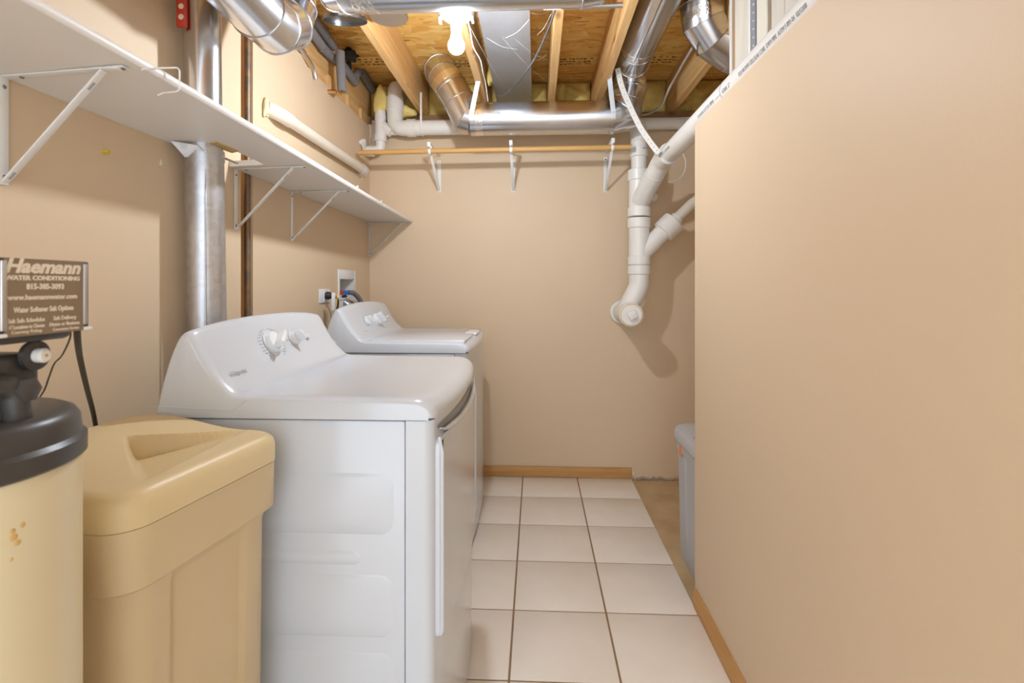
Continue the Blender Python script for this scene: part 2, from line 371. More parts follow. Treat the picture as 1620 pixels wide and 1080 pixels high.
# ================================================================== APPLIANCES
def offset_profile(pr, d, zmin):
    n = len(pr); out = []
    for i in range(n):
        a, b_, c = Vector(pr[i-1]), Vector(pr[i]), Vector(pr[(i+1) % n])
        t0 = (b_-a); t1 = (c-b_)
        n0 = Vector((-t0.y, t0.x)).normalized(); n1 = Vector((-t1.y, t1.x)).normalized()
        nn = (n0+n1).normalized(); k = 1/max(.6, nn.dot(n0)); p = b_+nn*d*k
        out.append((p.x, max(p.y, zmin)))
    return out
def spline2(pts, n=6): return [(p.x, p.y) for p in smoothpath([Vector((a, b_, 0)) for a, b_ in pts], n)]
def appliance_top(xb, xf, zc, y0, y1, bow, tsc=1.0):
    # counter-clockwise profile (x to the front, z up): bottom back -> bottom front -> top -> console -> back
    dx = xb+.851
    front = spline2([(xf, zc), (xf+.001, zc+.012), (xf-.006, zc+.027), (xf-.025, zc+.040), (xf-.05, zc+.0445), (xf-.10, zc+.0455)], 4)
    cons = spline2([(xf-.16, zc+.046), (xf-.22, zc+.0465), (xf-.28, zc+.047), (-.56+dx, zc+.0475), (-.60+dx, zc+.0480), (-.632+dx, zc+.0485), (-.655+dx, zc+.0500), (-.672+dx, zc+.056), (-.692+dx, zc+.074), (-.7165+dx, zc+.105), (-.740+dx, zc+.146), (-.757+dx, zc+.182), (-.770+dx, zc+.199), (-.788+dx, zc+.196), (-.802+dx, zc+.176), (-.822+dx, zc+.12), (-.840+dx, zc+.05), (-.850+dx, zc)], 5)
    prof = front+cons
    R = .028; rs = []
    seq = []
    for k in range(7): a = math.pi/2*k/6; seq.append((y0+R*(1-math.sin(a)), R*(1-math.cos(a))*.75))
    seq = sorted([(y0+R*(1-math.cos(t*math.pi/12)), R*(1-math.sin(t*math.pi/12))*.4) for t in range(7)])
    seq2 = [(y0+y1-y, d_) for y, d_ in reversed(seq)]
    mid = [(y0+R+(y1-y0-2*R)*k/14, 0) for k in range(1, 14)]
    for y, d_ in seq+mid+seq2:
        t = (y-y0)/(y1-y0); bo = bow*(1-(2*t-1)**2)
        pp = offset_profile(prof, d_, zc)
        # arch of the console ridge along its length
        ring = []
        for x, z in pp:
            f = max(0, min(1, (x-(xf-.2))/.2)); f = f*f
            g = max(0, min(1, (z-zc-.06)/.13))
            ring.append((x+bo*f, y, z+g*.010*(1-(2*t-1)**2)-g*.012*abs(2*t-1)**3))
        rs.append(ring)
    mb = MB().rings(rs, False, False)
    for rg, fl_ in ((rs[0], 0), (rs[-1], 1)):
        n_ = len(rg); mb.add(rg+[(x, y, zc-.0001) for x, y, z in rg], [(i, i+1, n_+i+1, n_+i) for i in range(n_-1)])
    return mb, prof
def knob(parent, c, n, r, h, grip_dir, kind='dial'):
    n = n.normalized(); base = MB().lathe(c, n, [(0, 0), (r, 0), (r, h*.25), (r*.95, h*.36), (r*.55, h*.42), (0, h*.42)], 32)
    k = base.build('knob', PLASW, parent)
    g = Vector(grip_dir); g = (g-n*g.dot(n)).normalized(); s = n.cross(g)
    MB().obox(c+n*(h*.7), g, s, n, r*1.9, r*.5, h*.7, .0035, 3).build('grip', PLASW, k)
    MB().lathe(c, n, [(0, -.0005), (r*1.28, -.0005), (r*1.28, .0008), (0, .0008)], 32).build('dial_ring', ENAMG, parent)
    return k
def ticks(parent, c, n, r, a0, a1, num, L_, up):
    n = n.normalized(); up = (up-n*up.dot(n)).normalized(); s = up.cross(n); b = MB()
    hor = Vector((0, 1, 0))
    for k in range(num):
        a = a0+(a1-a0)*k/(num-1); d_ = up*math.cos(a)+s*math.sin(a); l = L_*(.55+.45*random.random())
        p = c+d_*(r+.004)+hor*(l/2 if d_.dot(hor) > 0 else -l/2)
        b.obox(p+n*.0003, hor, n.cross(hor).normalized(), n, l, .0018, .0006)
    b.build('dial_marks', M('pale_print', (.56, .57, .59), .5), parent)['kind'] = 'stuff'

def body_front(parent, xs, xf, y0, y1, z0, z1, bow, name='front_panel'):
    rs = []
    R = .022
    ys = [y0+R*(1-math.cos(k*math.pi/10)) for k in range(6)]; ys = ys+[y0+R+(y1-y0-2*R)*k/10 for k in range(1, 10)]+[y0+y1-y for y in reversed(ys)]
    zs = [z0, z0+.05, z0+.4, z1]
    prof = []
    for y in ys:
        e = min(y-y0, y1-y); x = xf-R+math.sqrt(max(0, R*R-max(0, R-e)**2)); t = (y-y0)/(y1-y0); prof.append((x+bow*(1-(2*t-1)**2), y))
    loop = [(xs, y0)]+prof+[(xs, y1)]
    return MB().rings([[(x, y, z) for x, y in loop] for z in zs])

# ---- dryer
DY0, DY1, DXB, DXF, DZ = 1.10, 1.79, -.851, -.222, .897
dr = thing('dryer', 'nearer white laundry appliance, front-loading door, beside tan salt tank', 'dryer', ((DXB+DXF)/2, (DY0+DY1)/2, 0), 'white laundry pair')
MB().box(DXB+.012, -.286, DY0+.006, DY1-.006, .02, DZ-.004, .004).build('cabinet', ENAM, dr)
for x in (DXB+.08, -.33):
    for y in (DY0+.07, DY1-.07): MB().lathe((x, y, .0005), (0, 0, 1), [(.022, 0), (.022, .01), (.01, .012), (.01, .022)], 16).build('foot', BLK, dr)
dbow = .022
body_front(dr, -.284, DXF-.004, DY0+.004, DY1-.004, .02, DZ-.003, dbow).build('front_panel', ENAM, dr)
tb, prof = appliance_top(DXB, DXF, DZ, DY0-.002, DY1+.002, dbow+.006)
top = tb.build('top_console', ENAM, dr, sharp=50)
# pressed ribs in the side panel
def emboss(x0, x1, z0, z1, r=.03):
    lp = []
    for cx, cz, a0 in ((x1-r, z1-r, 0), (x0+r, z1-r, 1), (x0+r, z0+r, 2), (x1-r, z0+r, 3)):
        for k in range(6):
            a = math.pi/2*(a0+k/5); lp.append((cx+r*math.cos(a), cz+r*math.sin(a)))
    inn = [((x-(x0+x1)/2)*(1-.012/(x1-x0))+(x0+x1)/2, (z-(z0+z1)/2)*(1-.012/(z1-z0))+(z0+z1)/2) for x, z in lp]
    MB().rings([[(x, DY0+.0062, z) for x, z in lp], [(x, DY0+.0042, z) for x, z in inn]]).build('pressed_panel', ENAM, dr, sharp=60)
def zz(u, v): return P(u, v, Y=DY0)
emboss(-.80, zz(622, 800).x, zz(600, 848).z, zz(500, 748).z)
emboss(-.80, zz(568, 880).x, zz(560, 896).z, zz(500, 872).z, .012)
emboss(-.80, zz(622, 950).x, zz(600, 1012).z, zz(500, 909).z)
emboss(-.80, zz(622, 1050).x, .12, zz(500, 1032).z)
# door with recessed grip
def xfront(y): t = (y-DY0)/(DY1-DY0); return DXF-.004+dbow*(1-(2*t-1)**2)
dy0, dy1, dz0, dz1 = DY0+.028, DY1-.028, .40, .848
rs = []
ys = [dy0+(dy1-dy0)*k/16 for k in range(17)]
def doorloop(y0, y1, z0, z1, r, dx, n=5):
    lp = []
    for cy, cz, a0 in ((y1-r, z1-r, 0), (y0+r, z1-r, 1), (y0+r, z0+r, 2), (y1-r, z0+r, 3)):
        for k in range(n+1):
            a = math.pi/2*(a0+k/n); lp.append((cy+r*math.cos(a), cz+r*math.sin(a)))
        nx = {0: (y0+r, z1), 1: (y0, z0+r), 2: (y1-r, z0), 3: (y1, z1-r)}[a0]
        la = lp[-1]
        for k in range(1, 8): lp.append((la[0]+(nx[0]-la[0])*k/8, la[1]+(nx[1]-la[1])*k/8))
    return [(xfront(y)+dx, y, z) for y, z in lp]
b = MB().rings([doorloop(dy0, dy1, dz0, dz1, .02, -.004), doorloop(dy0, dy1, dz0, dz1, .02, .008), doorloop(dy0+.003, dy1-.003, dz0+.003, dz1-.003, .018, .011)], True, False)
# face of the door as a grid that follows the bow
N1 = 14
gv = []; gf = []
for i in range(N1+1):
    y = dy0+.003+(dy1-dy0-.006)*i/N1
    for z in (dz0+.02, dz1-.02): gv.append((xfront(y)+.0112, y, z))
for i in range(N1): gf.append((2*i, 2*i+2, 2*i+3, 2*i+1))
b.add(gv, gf)
gv = []; gf = []
for i in range(N1+1):
    y = dy0+.02+(dy1-dy0-.04)*i/N1
    for z in (dz0+.003, dz0+.02, dz1-.02, dz1-.003): gv.append((xfront(y)+.0112, y, z))
for i in range(N1):
    gf.append((4*i, 4*i+4, 4*i+5, 4*i+1)); gf.append((4*i+2, 4*i+6, 4*i+7, 4*i+3))
b.add(gv, gf)
door = b.build('door', ENAM, dr)
# handle: dark scooped pocket above a bowed lip, and raised side bars
pk = MB(); gv = []; gf = []; NN = 18
for i in range(NN+1):
    t = i/NN; y = dy0+.012+(dy1-dy0-.024)*t; sag = .032*(1-(2*t-1)**2)**.6+.006
    zt = .876; zb = zt-sag
    gv += [(xfront(y)+.0012, y, zt), (xfront(y)-.0005+.0012, y, zt-sag*.25), (xfront(y)+.0012, y, zb)]
for i in range(NN): gf += [(3*i, 3*i+3, 3*i+4, 3*i+1), (3*i+1, 3*i+4, 3*i+5, 3*i+2)]
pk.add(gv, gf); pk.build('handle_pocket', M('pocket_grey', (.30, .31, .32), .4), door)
lip = MB(); pth = []
for i in range(NN+1):
    t = i/NN; y = dy0+.006+(dy1-dy0-.012)*t; sag = .034*(1-(2*t-1)**2)**.6+.006
    pth.append((xfront(y)+.0085, y, .876-sag*.80))
lip.tube(pth, [.0015+.006*min(1, 6*min(i, NN-i)/NN) for i in range(NN+1)], 12); lip.build('handle_lip', ENAM, door)
for y in (dy0+.006, dy1-.006):
    MB().tube([(xfront(y)+.010, y, dz0+.012), (xfront(y)+.013, y, dz0+.02), (xfront(y)+.013, y, dz1-.03), (xfront(y)+.006, y+.001, dz1+.004)], .0038, 10).build('side_bar', ENAM, door)
# seam of the console, logo, knobs
sm = [zz(u, v)+Vector((0, -.0005, 0)) for u, v in ((247, 642), (300, 645), (350, 648), (368, 648), (380, 641), (392, 632))]
MB().tube([Vector((p.x, DY0-.003, p.z)) for p in smoothpath(sm, 4)], .0009, 6).build('console_seam', ENAMG, dr)
pc = Vector((-.7165, 0, DZ+.105)); pn = Vector((.072, 0, .0335)).normalized()
pn = Vector((.182-.105, 0, -(-.757+.7165))).normalized()
def onface(u, v, k=.002): return Pl(u, v, Vector((-.738, 0, DZ+.1475)), pn)+pn*k
c1, c2, c3 = onface(430, 543), onface(464, 536), onface(485, 532)
k1 = knob(dr, c1, pn, .030, .040, (0, .8, .6)); k2 = knob(dr, c2, pn, .019, .034, (0, .5, -.9))
MB().lathe(c3, pn, [(0, 0), (.010, 0), (.010, .004), (.008, .006), (0, .006)], 20).build('start_button', ENAMG, dr)
ticks(dr, c1, pn, .040, -2.8, 2.8, 26, .020, Vector((0, 0, 1))); ticks(dr, c2, pn, .027, -2.2, 1.2, 6, .014, Vector((0, 0, 1)))
upf = pn.cross(Vector((0, 1, 0))); upf = upf if upf.z > 0 else -upf
lo = onface(376, 592, .0015)
text('Hotpoint', .017, (lo.x+.004, lo.y, lo.z), (0, 1, 0), (-.35, 0, .9), M('logo_grey', (.5, .51, .53), .4), dr, bold=.0004, name='logo')

# ---- washer
WY0, WY1, WXB, WXF, WZ = 2.195, 2.885, -.94, -.292, .897
wa = thing('washer', 'farther white laundry appliance with top lid, against the back wall corner', 'washer', ((WXB+WXF)/2, (WY0+WY1)/2, 0), 'white laundry pair')
MB().box(WXB+.012, WXF-.06, WY0+.006, WY1-.006, .02, WZ-.004, .004).build('cabinet', ENAM, wa)
body_front(wa, WXF-.058, WXF-.006, WY0+.004, WY1-.004, .02, WZ-.003, .012).build('front_panel', ENAM, wa)
for x in (WXB+.08, WXF-.1):
    for y in (WY0+.07, WY1-.07): MB().lathe((x, y, .0005), (0, 0, 1), [(.022, 0), (.022, .01), (.01, .012), (.01, .022)], 16).build('foot', BLK, wa)
tb, prof = appliance_top(WXB, WXF, WZ, WY0-.002, WY1+.002, .016)
tb.build('top_console', ENAM, wa, sharp=50)
lid = MB(); rs = []
lx0, lx1, ly0, ly1 = WXB+.215, WXF-.018, WY0+.03, WY1-.03
lid.box(lx0, lx1, ly0, ly1, WZ+.038, WZ+.0525, .006, 3)
lid_o = lid.build('lid', ENAM, wa)
MB().box(lx1-.05, lx1+.012, (ly0+ly1)/2+.02, (ly0+ly1)/2+.20, WZ+.040, WZ+.054, .006, 3).build('lid_grip', PLASW, lid_o)
MB().box(lx0-.004, lx0+.0005, ly0, ly1, WZ+.040, WZ+.0485).build('lid_seam', GREYP, lid_o)
dxw = WXB+.851
wn = pn
def onw(u, v, k=.002): return Pl(u, v, Vector((-.738+dxw, 0, WZ+.1475)), wn)+wn*k
w1, w2, w3 = onw(580, 508), onw(595, 506), onw(606, 504)
knob(wa, w1, wn, .022, .03, (0, .5, -.9)); knob(wa, w2, wn, .031, .042, (0, .5, -.9)); knob(wa, w3, wn, .014, .03, (0, .9, .3))
ticks(wa, w2, wn, .040, -1.6, 1.6, 10, .016, Vector((0, 0, 1))); ticks(wa, w1, wn, .03, -2, 1, 5, .012, Vector((0, 0, 1)))
lo = onw(578, 526, .0015)
text('Hotpoint', .014, (lo.x+.004, lo.y, lo.z), (0, 1, 0), (-.35, 0, .9), M('logo_grey_small', (.5, .51, .53), .4), wa, bold=.0003, name='logo')

# ================================================================== SALT TANK
def rrect(cx, cy, hx, hy, r, rot, z, n=8, panel=0.0):
    pts = []
    for sx, sy, a0 in ((1, 1, 0), (-1, 1, 1), (-1, -1, 2), (1, -1, 3)):
        for k in range(n+1):
            a = math.pi/2*(a0+k/n); pts.append(((hx-r)*sx+r*math.cos(a), (hy-r)*sy+r*math.sin(a)))
        # intermediate points on the straight side that follows
        nxt = {0: (-(hx-r), hy), 1: (-hx, -(hy-r)), 2: (hx-r, -hy), 3: (hx, hy-r)}[a0]; la = pts[-1]
        for k in range(1, 30):
            t = k/30; x = la[0]+(nxt[0]-la[0])*t; y = la[1]+(nxt[1]-la[1])*t
            if panel and .14 < t < .86:
                dx_, dy_ = {0: (0, -1), 1: (1, 0), 2: (0, 1), 3: (-1, 0)}[a0]; x += dx_*panel; y += dy_*panel
            pts.append((x, y))
    c, s = math.cos(rot), math.sin(rot)
    return [(cx+x*c-y*s, cy+x*s+y*c, z) for x, y in pts]
BR = math.radians(-9); bcx, bcy = -.727, .894; hb = .176
bt = thing('salt_tank', 'tan plastic brine tank with scooped lid between black-capped tank and dryer', 'tank', (bcx, bcy, 0))
ZL, ZR, ZT = .742, .836, .890
b = MB().rings([rrect(bcx, bcy, hb-.028, hb-.028, .05, BR, .0005), rrect(bcx, bcy, hb-.018, hb-.018, .05, BR, .02, panel=.007), rrect(bcx, bcy, hb-.013, hb-.013, .05, BR, ZL-.02, panel=.007),
    rrect(bcx, bcy, hb-.010, hb-.010, .05, BR, ZL-.006), rrect(bcx, bcy, hb+.002, hb+.002, .05, BR, ZL+.004), rrect(bcx, bcy, hb+.003, hb+.003, .05, BR, ZR-.001)])
b.build('body', TANB, bt, sharp=28)
c, s = math.cos(BR), math.sin(BR)
def sstep(a, b_, x): t = max(0, min(1, (x-a)/(b_-a))); return t*t*(3-2*t)
LA, LB, LC = Vector((-.774, .93)), Vector((-.60, 1.058)), Vector((-.60, .742))      # wedge-shaped scoop opening toward the aisle
def lid_h(x, y):
    p = Vector((bcx+x*c-y*s, bcy+x*s+y*c)); raise_ = .020*sstep(.06, -.12, x) if False else .020*(1-sstep(-.10, .08, x))
    def side(a_, b_): d_ = (b_-a_).normalized(); r_ = p-a_; return d_.x*r_.y-d_.y*r_.x
    dab = -side(LA, LB); dac = side(LA, LC)
    ins = sstep(0, .007, dab)*sstep(-.004, .020, dac)
    k = max(0, min(1, (p.x-LA.x)/(LB.x-LA.x)))
    return raise_-(.040*(1-k)**.8+raise_*.6)*ins
rings = []
SS = [0.02+.98*k/90 for k in range(91)]
outer = rrect(0, 0, hb+.004, hb+.004, .05, 0, 0)
for sc_ in SS:
    rg = []
    for x, y, _ in outer:
        X_, Y_ = x*sc_, y*sc_
        e = (1-sc_)*hb; rd = .022; dz = -(rd-math.sqrt(max(0, rd*rd-(rd-min(e, rd))**2)))
        lh = lid_h(X_, Y_); z = ZT+(lh if lh > 0 else lh*sstep(0, .03, e))+dz
        rg.append((bcx+X_*c-Y_*s, bcy+X_*s+Y_*c, z))
    rings.append(rg)
for zz_ in (ZR+.015, ZR+.0005):
    rings.append([(bcx+x*c-y*s, bcy+x*s+y*c, zz_) for x, y, _ in outer])
lid = MB().rings(rings).build('lid', TAN, bt, sharp=50)
ep = P(207, 668, Z=ZT+.0195)
MB().lathe((ep.x, ep.y, ZT+.0188), (0, 0, 1), [(.0, 0), (.022, 0), (.022, .0015), (.0205, .002), (0, .0015)], 28).build('round_emboss', TAN, lid)

# ================================================================== SOFTENER
scx, scy, sr = -.664, .538, .127
so = thing('water_softener', 'cream cylinder tank with black cap and valve head carrying a brown sign', 'water softener', (scx, scy, 0))
zt = 1.042
MB().lathe((scx, scy, .0005), (0, 0, 1), [(sr-.012, 0), (sr-.003, .01), (sr-.003, zt-.07), (sr-.006, zt-.05)], 64).build('tank_jacket', CREAM, so)
MB().lathe((scx, scy, zt-.066), (0, 0, 1), [(sr-.001, .008), (sr+.002, .011), (sr+.002, .030), (sr-.003, .035), (sr-.005, .054), (sr-.010, .062), (sr-.018, .066), (.03, .0655), (0, .0655)], 64).build('cap', BLK, so)
dd = MB()
for k, (u, v, r_) in enumerate(((22, 850, .004), (36, 830, .003), (20, 840, .003), (28, 858, .0035), (18, 885, .002))):
    d_ = ray(u, v); a = d_.x**2+d_.y**2; bq = -2*(d_.x*scx+d_.y*scy); cq = scx**2+scy**2-(sr-.003)**2; t = (-bq-math.sqrt(max(0, bq*bq-4*a*cq)))/(2*a)
    p = Vector((d_.x*t, d_.y*t, H+d_.z*t)); n_ = Vector((p.x-scx, p.y-scy, 0)).normalized()
    dd.lathe(p-n_*.0002, n_, [(0, 0), (r_, 0), (r_*.7, .0006), (0, .0007)], 10)
dd.build('rust_spots', STICK, so)['kind'] = 'stuff'
# valve head
hd = MB()
hd.lathe((scx, scy, zt-.002), (0, 0, 1), [(.05, 0), (.05, .018), (.038, .022), (.038, .05)], 32)
hd.build('neck', BLK, so)
SX = -.55
sy0, sy1 = P(2, 470, X=SX).y-.004, P(143.5, 470, X=SX).y
szt, szb = P(142, 414, X=SX).z, P(145, 517, X=SX).z
MB().box(-.72, SX-.012, sy0+.01, sy1-.012, szb-.012, szt-.008, .006, 2).build('control_housing', BLK, so)
sign = MB().box(SX-.012, SX-.002, sy0, sy1, szb, szt, .002).build('sign_case', BLK, so)
py0, py1 = P(9, 470, X=SX).y, P(132, 470, X=SX).y
MB().box(SX-.002, SX+.0002, py0, py1, szb-.003, szt-.001).build('sign_face', SIGNM, sign)
for a, b_ in ((0, 9.5), (131, 137)):
    MB().box(SX-.002, SX+.002, P(a, 470, X=SX).y, P(b_, 470, X=SX).y, szb+.004, szt-.003, .0012).build('sign_rail', STEEL, sign)
for y in (sy0+.004, sy1-.004): MB().box(SX-.013, SX+.001, y-.006, y+.006, szb-.003, szb+.001, .0012).build('rail_cap', WHITE, sign)
def sgn(s, u, v, u0, u1, size, **k):
    p = P(u, v, X=SX+.0004); wd = abs(P(u1, v, X=SX).y-P(u0, v, X=SX).y)
    return text(s, size, p, (0, 1, 0), (0, 0, 1), SIGNT, sign, width=wd, ext=.0002, **k)
sgn('Haemann', 71, 431.5, 11, 130, .0205, shear=.3, bold=.0008)
sgn('WATER CONDITIONING', 72, 443, 12, 129, .0068, bold=.0003)
sgn('815-385-3093', 73, 457, 44, 103, .0085, bold=.0003)
sgn('www.haemannwater.com', 71, 473, 17, 126, .0078, bold=.0002)
sgn('Water Softener Salt Options', 72, 492, 25, 119, .0080, bold=.0002)
sgn('Salt Safe Schedules', 43, 509.5, 14, 72, .0066, bold=.0001); sgn('Salt Delivery', 103, 505, 85, 121, .0066, bold=.0001)
sgn('17 Locations to Choose', 43, 519, 16, 72, .0058, bold=.0001); sgn('Home or Business', 103, 514, 80, 127, .0058, bold=.0001)
sgn('Courtesy Pickup', 43, 526.5, 21, 69, .0052); sgn('Convenient Service', 105, 521.5, 84, 125, .0052)
# valve body under the sign
vb = MB()
vb.box(-.70, SX-.035, scy-.035, scy+.042, 1.062, 1.112, .008, 3)
vb.tube([(-.66, scy, 1.02), (-.66, scy, 1.10)], .028, 20)
vb.build('valve_body', BLK, so)
kp = P(56, 562, X=SX-.03); 
g = MB().lathe((SX-.034, kp.y, kp.z), (1, 0, 0), [(0, 0), (.017, 0), (.017, .006), (.012, .007), (0, .007)], 24).build('gear', BLK, so)
MB().lathe((SX-.027, kp.y, kp.z), (1, 0, 0), [(0, 0), (.0085, 0), (.0085, .008), (.006, .010), (0, .010)], 20).build('gear_hub', PVC, g)
MB().lathe((SX-.0172, kp.y, kp.z), (1, 0, 0), [(0, 0), (.0015, 0), (.0015, .001), (0, .001)], 10).build('hub_screw', COPPER, g)
e = P(22, 600, X=-.575)
MB().tube(fillet([(-.585, e.y-.06, e.z-.004), (-.575, e.y, e.z-.004), (-.575, e.y+.004, zt-.004)], .018), .013, 16).build('bypass_elbow', BLK, so)
MB().lathe((-.572, e.y+.004, e.z-.012), (1, 0, 0), [(0, 0), (.014, 0), (.014, .012), (.010, .014), (0, .014)], 6).build('union_nut', BLK, so)
MB().cyl((-.60, e.y-.022, zt-.002), (-.60, e.y-.022, 1.075), .006, n=12).build('inlet_tube', STEEL, so)
cable = [Vector((-.60, P(121, 520, X=-.6).y, szb+.01))]+[P(u, v, X=x) for u, v, x in ((123, 540, -.66), (127, 568, -.74), (137, 612, -.82), (148, 655, -.9), (154, 690, -.96))]
tag(MB().tube(smoothpath(cable), .0042, 10).build('power_cable', BLK2), 'thick black cable hanging from the valve sign behind the salt tank', 'cable')
cable = [P(u, v, X=x) for u, v, x in ((112, 523, -.6), (110, 537, -.62), (98, 562, -.66), (86, 575, -.68), (78, 595, -.7), (70, 617, -.71), (57, 636, -.72))]
tag(MB().tube(smoothpath(cable), .0011, 6).build('sensor_wire', BLK2), 'thin dark wire looping down to the black cap', 'wire')

# ================================================================== SHELF
sh = MB(); n = 24
ya, yb_ = -.35, BY-.004; rs = []
nY0, nY1 = P(277, 229, X=WX).y, P(362, 265, X=WX).y     # notch round the flue
nX = WX+.125
ysx = sorted([ya+(yb_-ya)*k/n for k in range(n+1)])
def shz(y, fr):      # slight sag: back and front edge heights of the underside
    t = (y-.3)/(BY-.3); zb = H+.414+(.397-.414)*t; zf = H+.430+(.393-.430)*sstep(.15, 1, t); return zb+(zf-zb)*fr
XF = -.775
def shelf_seg(y0, y1, xb, m=8):
    rr = []
    for k in range(m+1):
        y = y0+(y1-y0)*k/m; fb = (xb-WX)/(XF-WX); zb = shz(y, fb); zf = shz(y, 1); T = .019
        rr.append([(xb, y, zb), (XF-.003, y, zf), (XF, y, zf+.003), (XF+.0015, y, zf+T*.5), (XF, y, zf+T-.003), (XF-.003, y, zf+T), (xb, y, zb+T)])
    sh.rings(rr)
shelf_seg(ya, nY0, WX+.001, 12); shelf_seg(nY0, nY1, nX, 4); shelf_seg(nY1, yb_, WX+.001, 12)
shelf = sh.build('wall_shelf', SHELFM, sharp=40); tag(shelf, 'long white laminate wall shelf notched around the metal flue', 'shelf')
for u, v in ((566, 297), (604, 319)):
    p = P(u, v, X=XF); MB().lathe((XF-.004, p.y, shz(p.y, 1)+.019), (1, 0, 0), [(0, 0), (.008, .0), (.008, .006), (0, .007)], 8).build('edge_chip', BRAW, shelf)
def bracket(u, zleg, label):
    p = P(u, 300, X=WX); y = p.y; zt_ = shz(y, .1)-.0015; br = thing('shelf_bracket', label, 'bracket', (WX, y, zleg), 'white metal brackets under the wall shelf')
    zf = shz(y, .9)-.0015; xa = XF-.022
    MB().box(WX+.0005, WX+.004, y-.009, y+.009, zleg, zt_, .001).build('wall_leg', WMET, br)
    d_ = (Vector((xa, y, zf))-Vector((WX+.002, y, zt_))); L_ = d_.length; dn = d_.normalized()
    MB().obox(Vector((WX+.002, y, zt_))+d_*.5+Vector((0, 0, -.0018)), dn, Vector((0, 1, 0)), dn.cross(Vector((0, 1, 0))), L_, .018, .003, .001).build('shelf_arm', WMET, br)
    a = Vector((WX+.006, y, zleg+.006)); b_ = Vector((xa-.045, y, shz(y, .8)-.006)); dn = (b_-a).normalized(); si = dn.cross(Vector((0, 1, 0)))
    bc = MB(); bc.obox((a+b_)/2, dn, Vector((0, 1, 0)), si, (b_-a).length, .015, .004, .001); bc.obox(b_+Vector((.016, 0, .002)), Vector((1, 0, 0)), Vector((0, 1, 0)), Vector((0, 0, 1)), .034, .015, .004, .001)
    bo = bc.build('brace', WMET, br)
    for q in (a+dn*.018, b_-dn*.04): MB().obox(q-si*.0022*(1 if si.z > 0 else -1), dn, Vector((0, 1, 0)), si, .018, .006, .0006).build('slot', GREYP, bo)
    for q, ax in ((Vector((WX+.004, y, zt_-.02)), (1, 0, 0)), (Vector((WX+.004, y, zleg+.016)), (1, 0, 0)), (Vector((WX+.04, y, shz(y, .15)-.0045)), (0, 0, -1)), (Vector((xa-.006, y, zf-.0045)), (0, 0, -1))):
        MB().lathe(q, ax, [(0, 0), (.0042, 0), (.003, .0018), (0, .002)], 10).build('screw', M('screw_zinc', (.25, .24, .23), .4, .8) if 'screw_zinc' not in bpy.data.materials else bpy.data.materials['screw_zinc'], br)
bracket(4, P(2, 292, X=WX).z, 'white shelf bracket nearest the camera, above the brown sign')
bracket(372, P(372, 364, X=WX).z, 'white shelf bracket just right of the metal flue')
bracket(461, P(461, 381, X=WX).z, 'white shelf bracket third along, between flue and corner bracket')
bracket(584, P(583, 405, X=WX).z, 'white shelf bracket in the corner against the back wall')
# wire hook over the shelf edge
p = P(255, 130, X=XF); y = p.y; z = shz(y, 1)+.019
h0 = [(XF-.09, y-.02, z+.002), (XF-.0, y-.0, z+.014), (XF+.028, y+.018, z+.014), (XF+.032, y+.02, z-.012), (XF+.028, y+.02, z-.026), (XF+.004, y+.004, z-.026), (XF-.03, y-.012, z-.026)]
hk = [P(223, 110, X=XF-.004), P(240, 108, X=XF+.008), P(280, 107, X=XF+.016), P(284, 111, X=XF+.016), P(284, 141, X=XF+.016), P(279, 145, X=XF+.014), P(258, 147, X=XF+.0), P(249, 151, X=XF-.006)]
tag(MB().tube(fillet(hk, .004, 3), .0017, 8).build('wire_hook', WMET), 'bent white wire hook hanging on the shelf edge', 'hook')

# ================================================================== FLUE AND GAS PIPE
fx = -.984
pt = P(319, 0, X=fx); pb = P(333, 500, X=fx)
pbm = Vector((fx, pb.y, .45)); ptt = Vector((fx, pt.y-.012, 2.46))
def fl_at(z): t = (z-pbm.z)/(ptt.z-pbm.z); return pbm.lerp(ptt, t)
flue = thing('flue_pipe', 'vertical galvanised metal flue pipe passing through the white shelf', 'pipe', tuple(pbm))
fr = .0508; zs = shz(pb.y, .3)
MB().tube([fl_at(.45), fl_at(zs-.035)], fr+.0015, 40).build('lower_section', GALVD, flue)
MB().tube([fl_at(zs-.06), fl_at(2.46)], fr-.001, 40).build('upper_section', GALV, flue)
MB().tube([fl_at(zs-.042), fl_at(zs-.012)], fr+.003, 40).build('collar', GALVD, flue)
q = fl_at(1.2)
MB().box(q.x+fr*.55, q.x+fr*.55+.004, q.y-fr-.0, q.y-fr+.006, .5, zs-.05, .0015).build('lock_seam', GALVD, flue)
# torn collar tabs
q = fl_at(zs-.02)
MB().add([(q.x-.02, q.y-fr-.004, zs-.045), (q.x+.035, q.y-fr+.012, zs-.035), (q.x+.02, q.y-fr-.006, zs-.012), (q.x-.045, q.y-fr-.028, zs-.005), (q.x-.02, q.y-fr-.003, zs-.043), (q.x+.035, q.y-fr+.013, zs-.033), (q.x+.02, q.y-fr-.005, zs-.010), (q.x-.045, q.y-fr-.027, zs-.003)],
    [(0, 1, 2, 3), (4, 5, 6, 7), (0, 1, 5, 4), (1, 2, 6, 5), (2, 3, 7, 6), (3, 0, 4, 7)]).build('torn_tab', GALVD, flue)
MB().box(q.x+fr*.4, q.x+fr*.4+.012, q.y+fr-.01, q.y+fr+.075, zs-.022, zs-.019, .001).build('torn_tab', GALVD, flue)
for k in range(5):
    a = -1.9+k*.5; MB().lathe((q.x+(fr+.003)*math.cos(a), q.y+(fr+.003)*math.sin(a), zs-.027), (math.cos(a), math.sin(a), 0), [(0, 0), (.003, 0), (.0025, .002), (0, .0025)], 8).build('rivet', STEEL, flue)
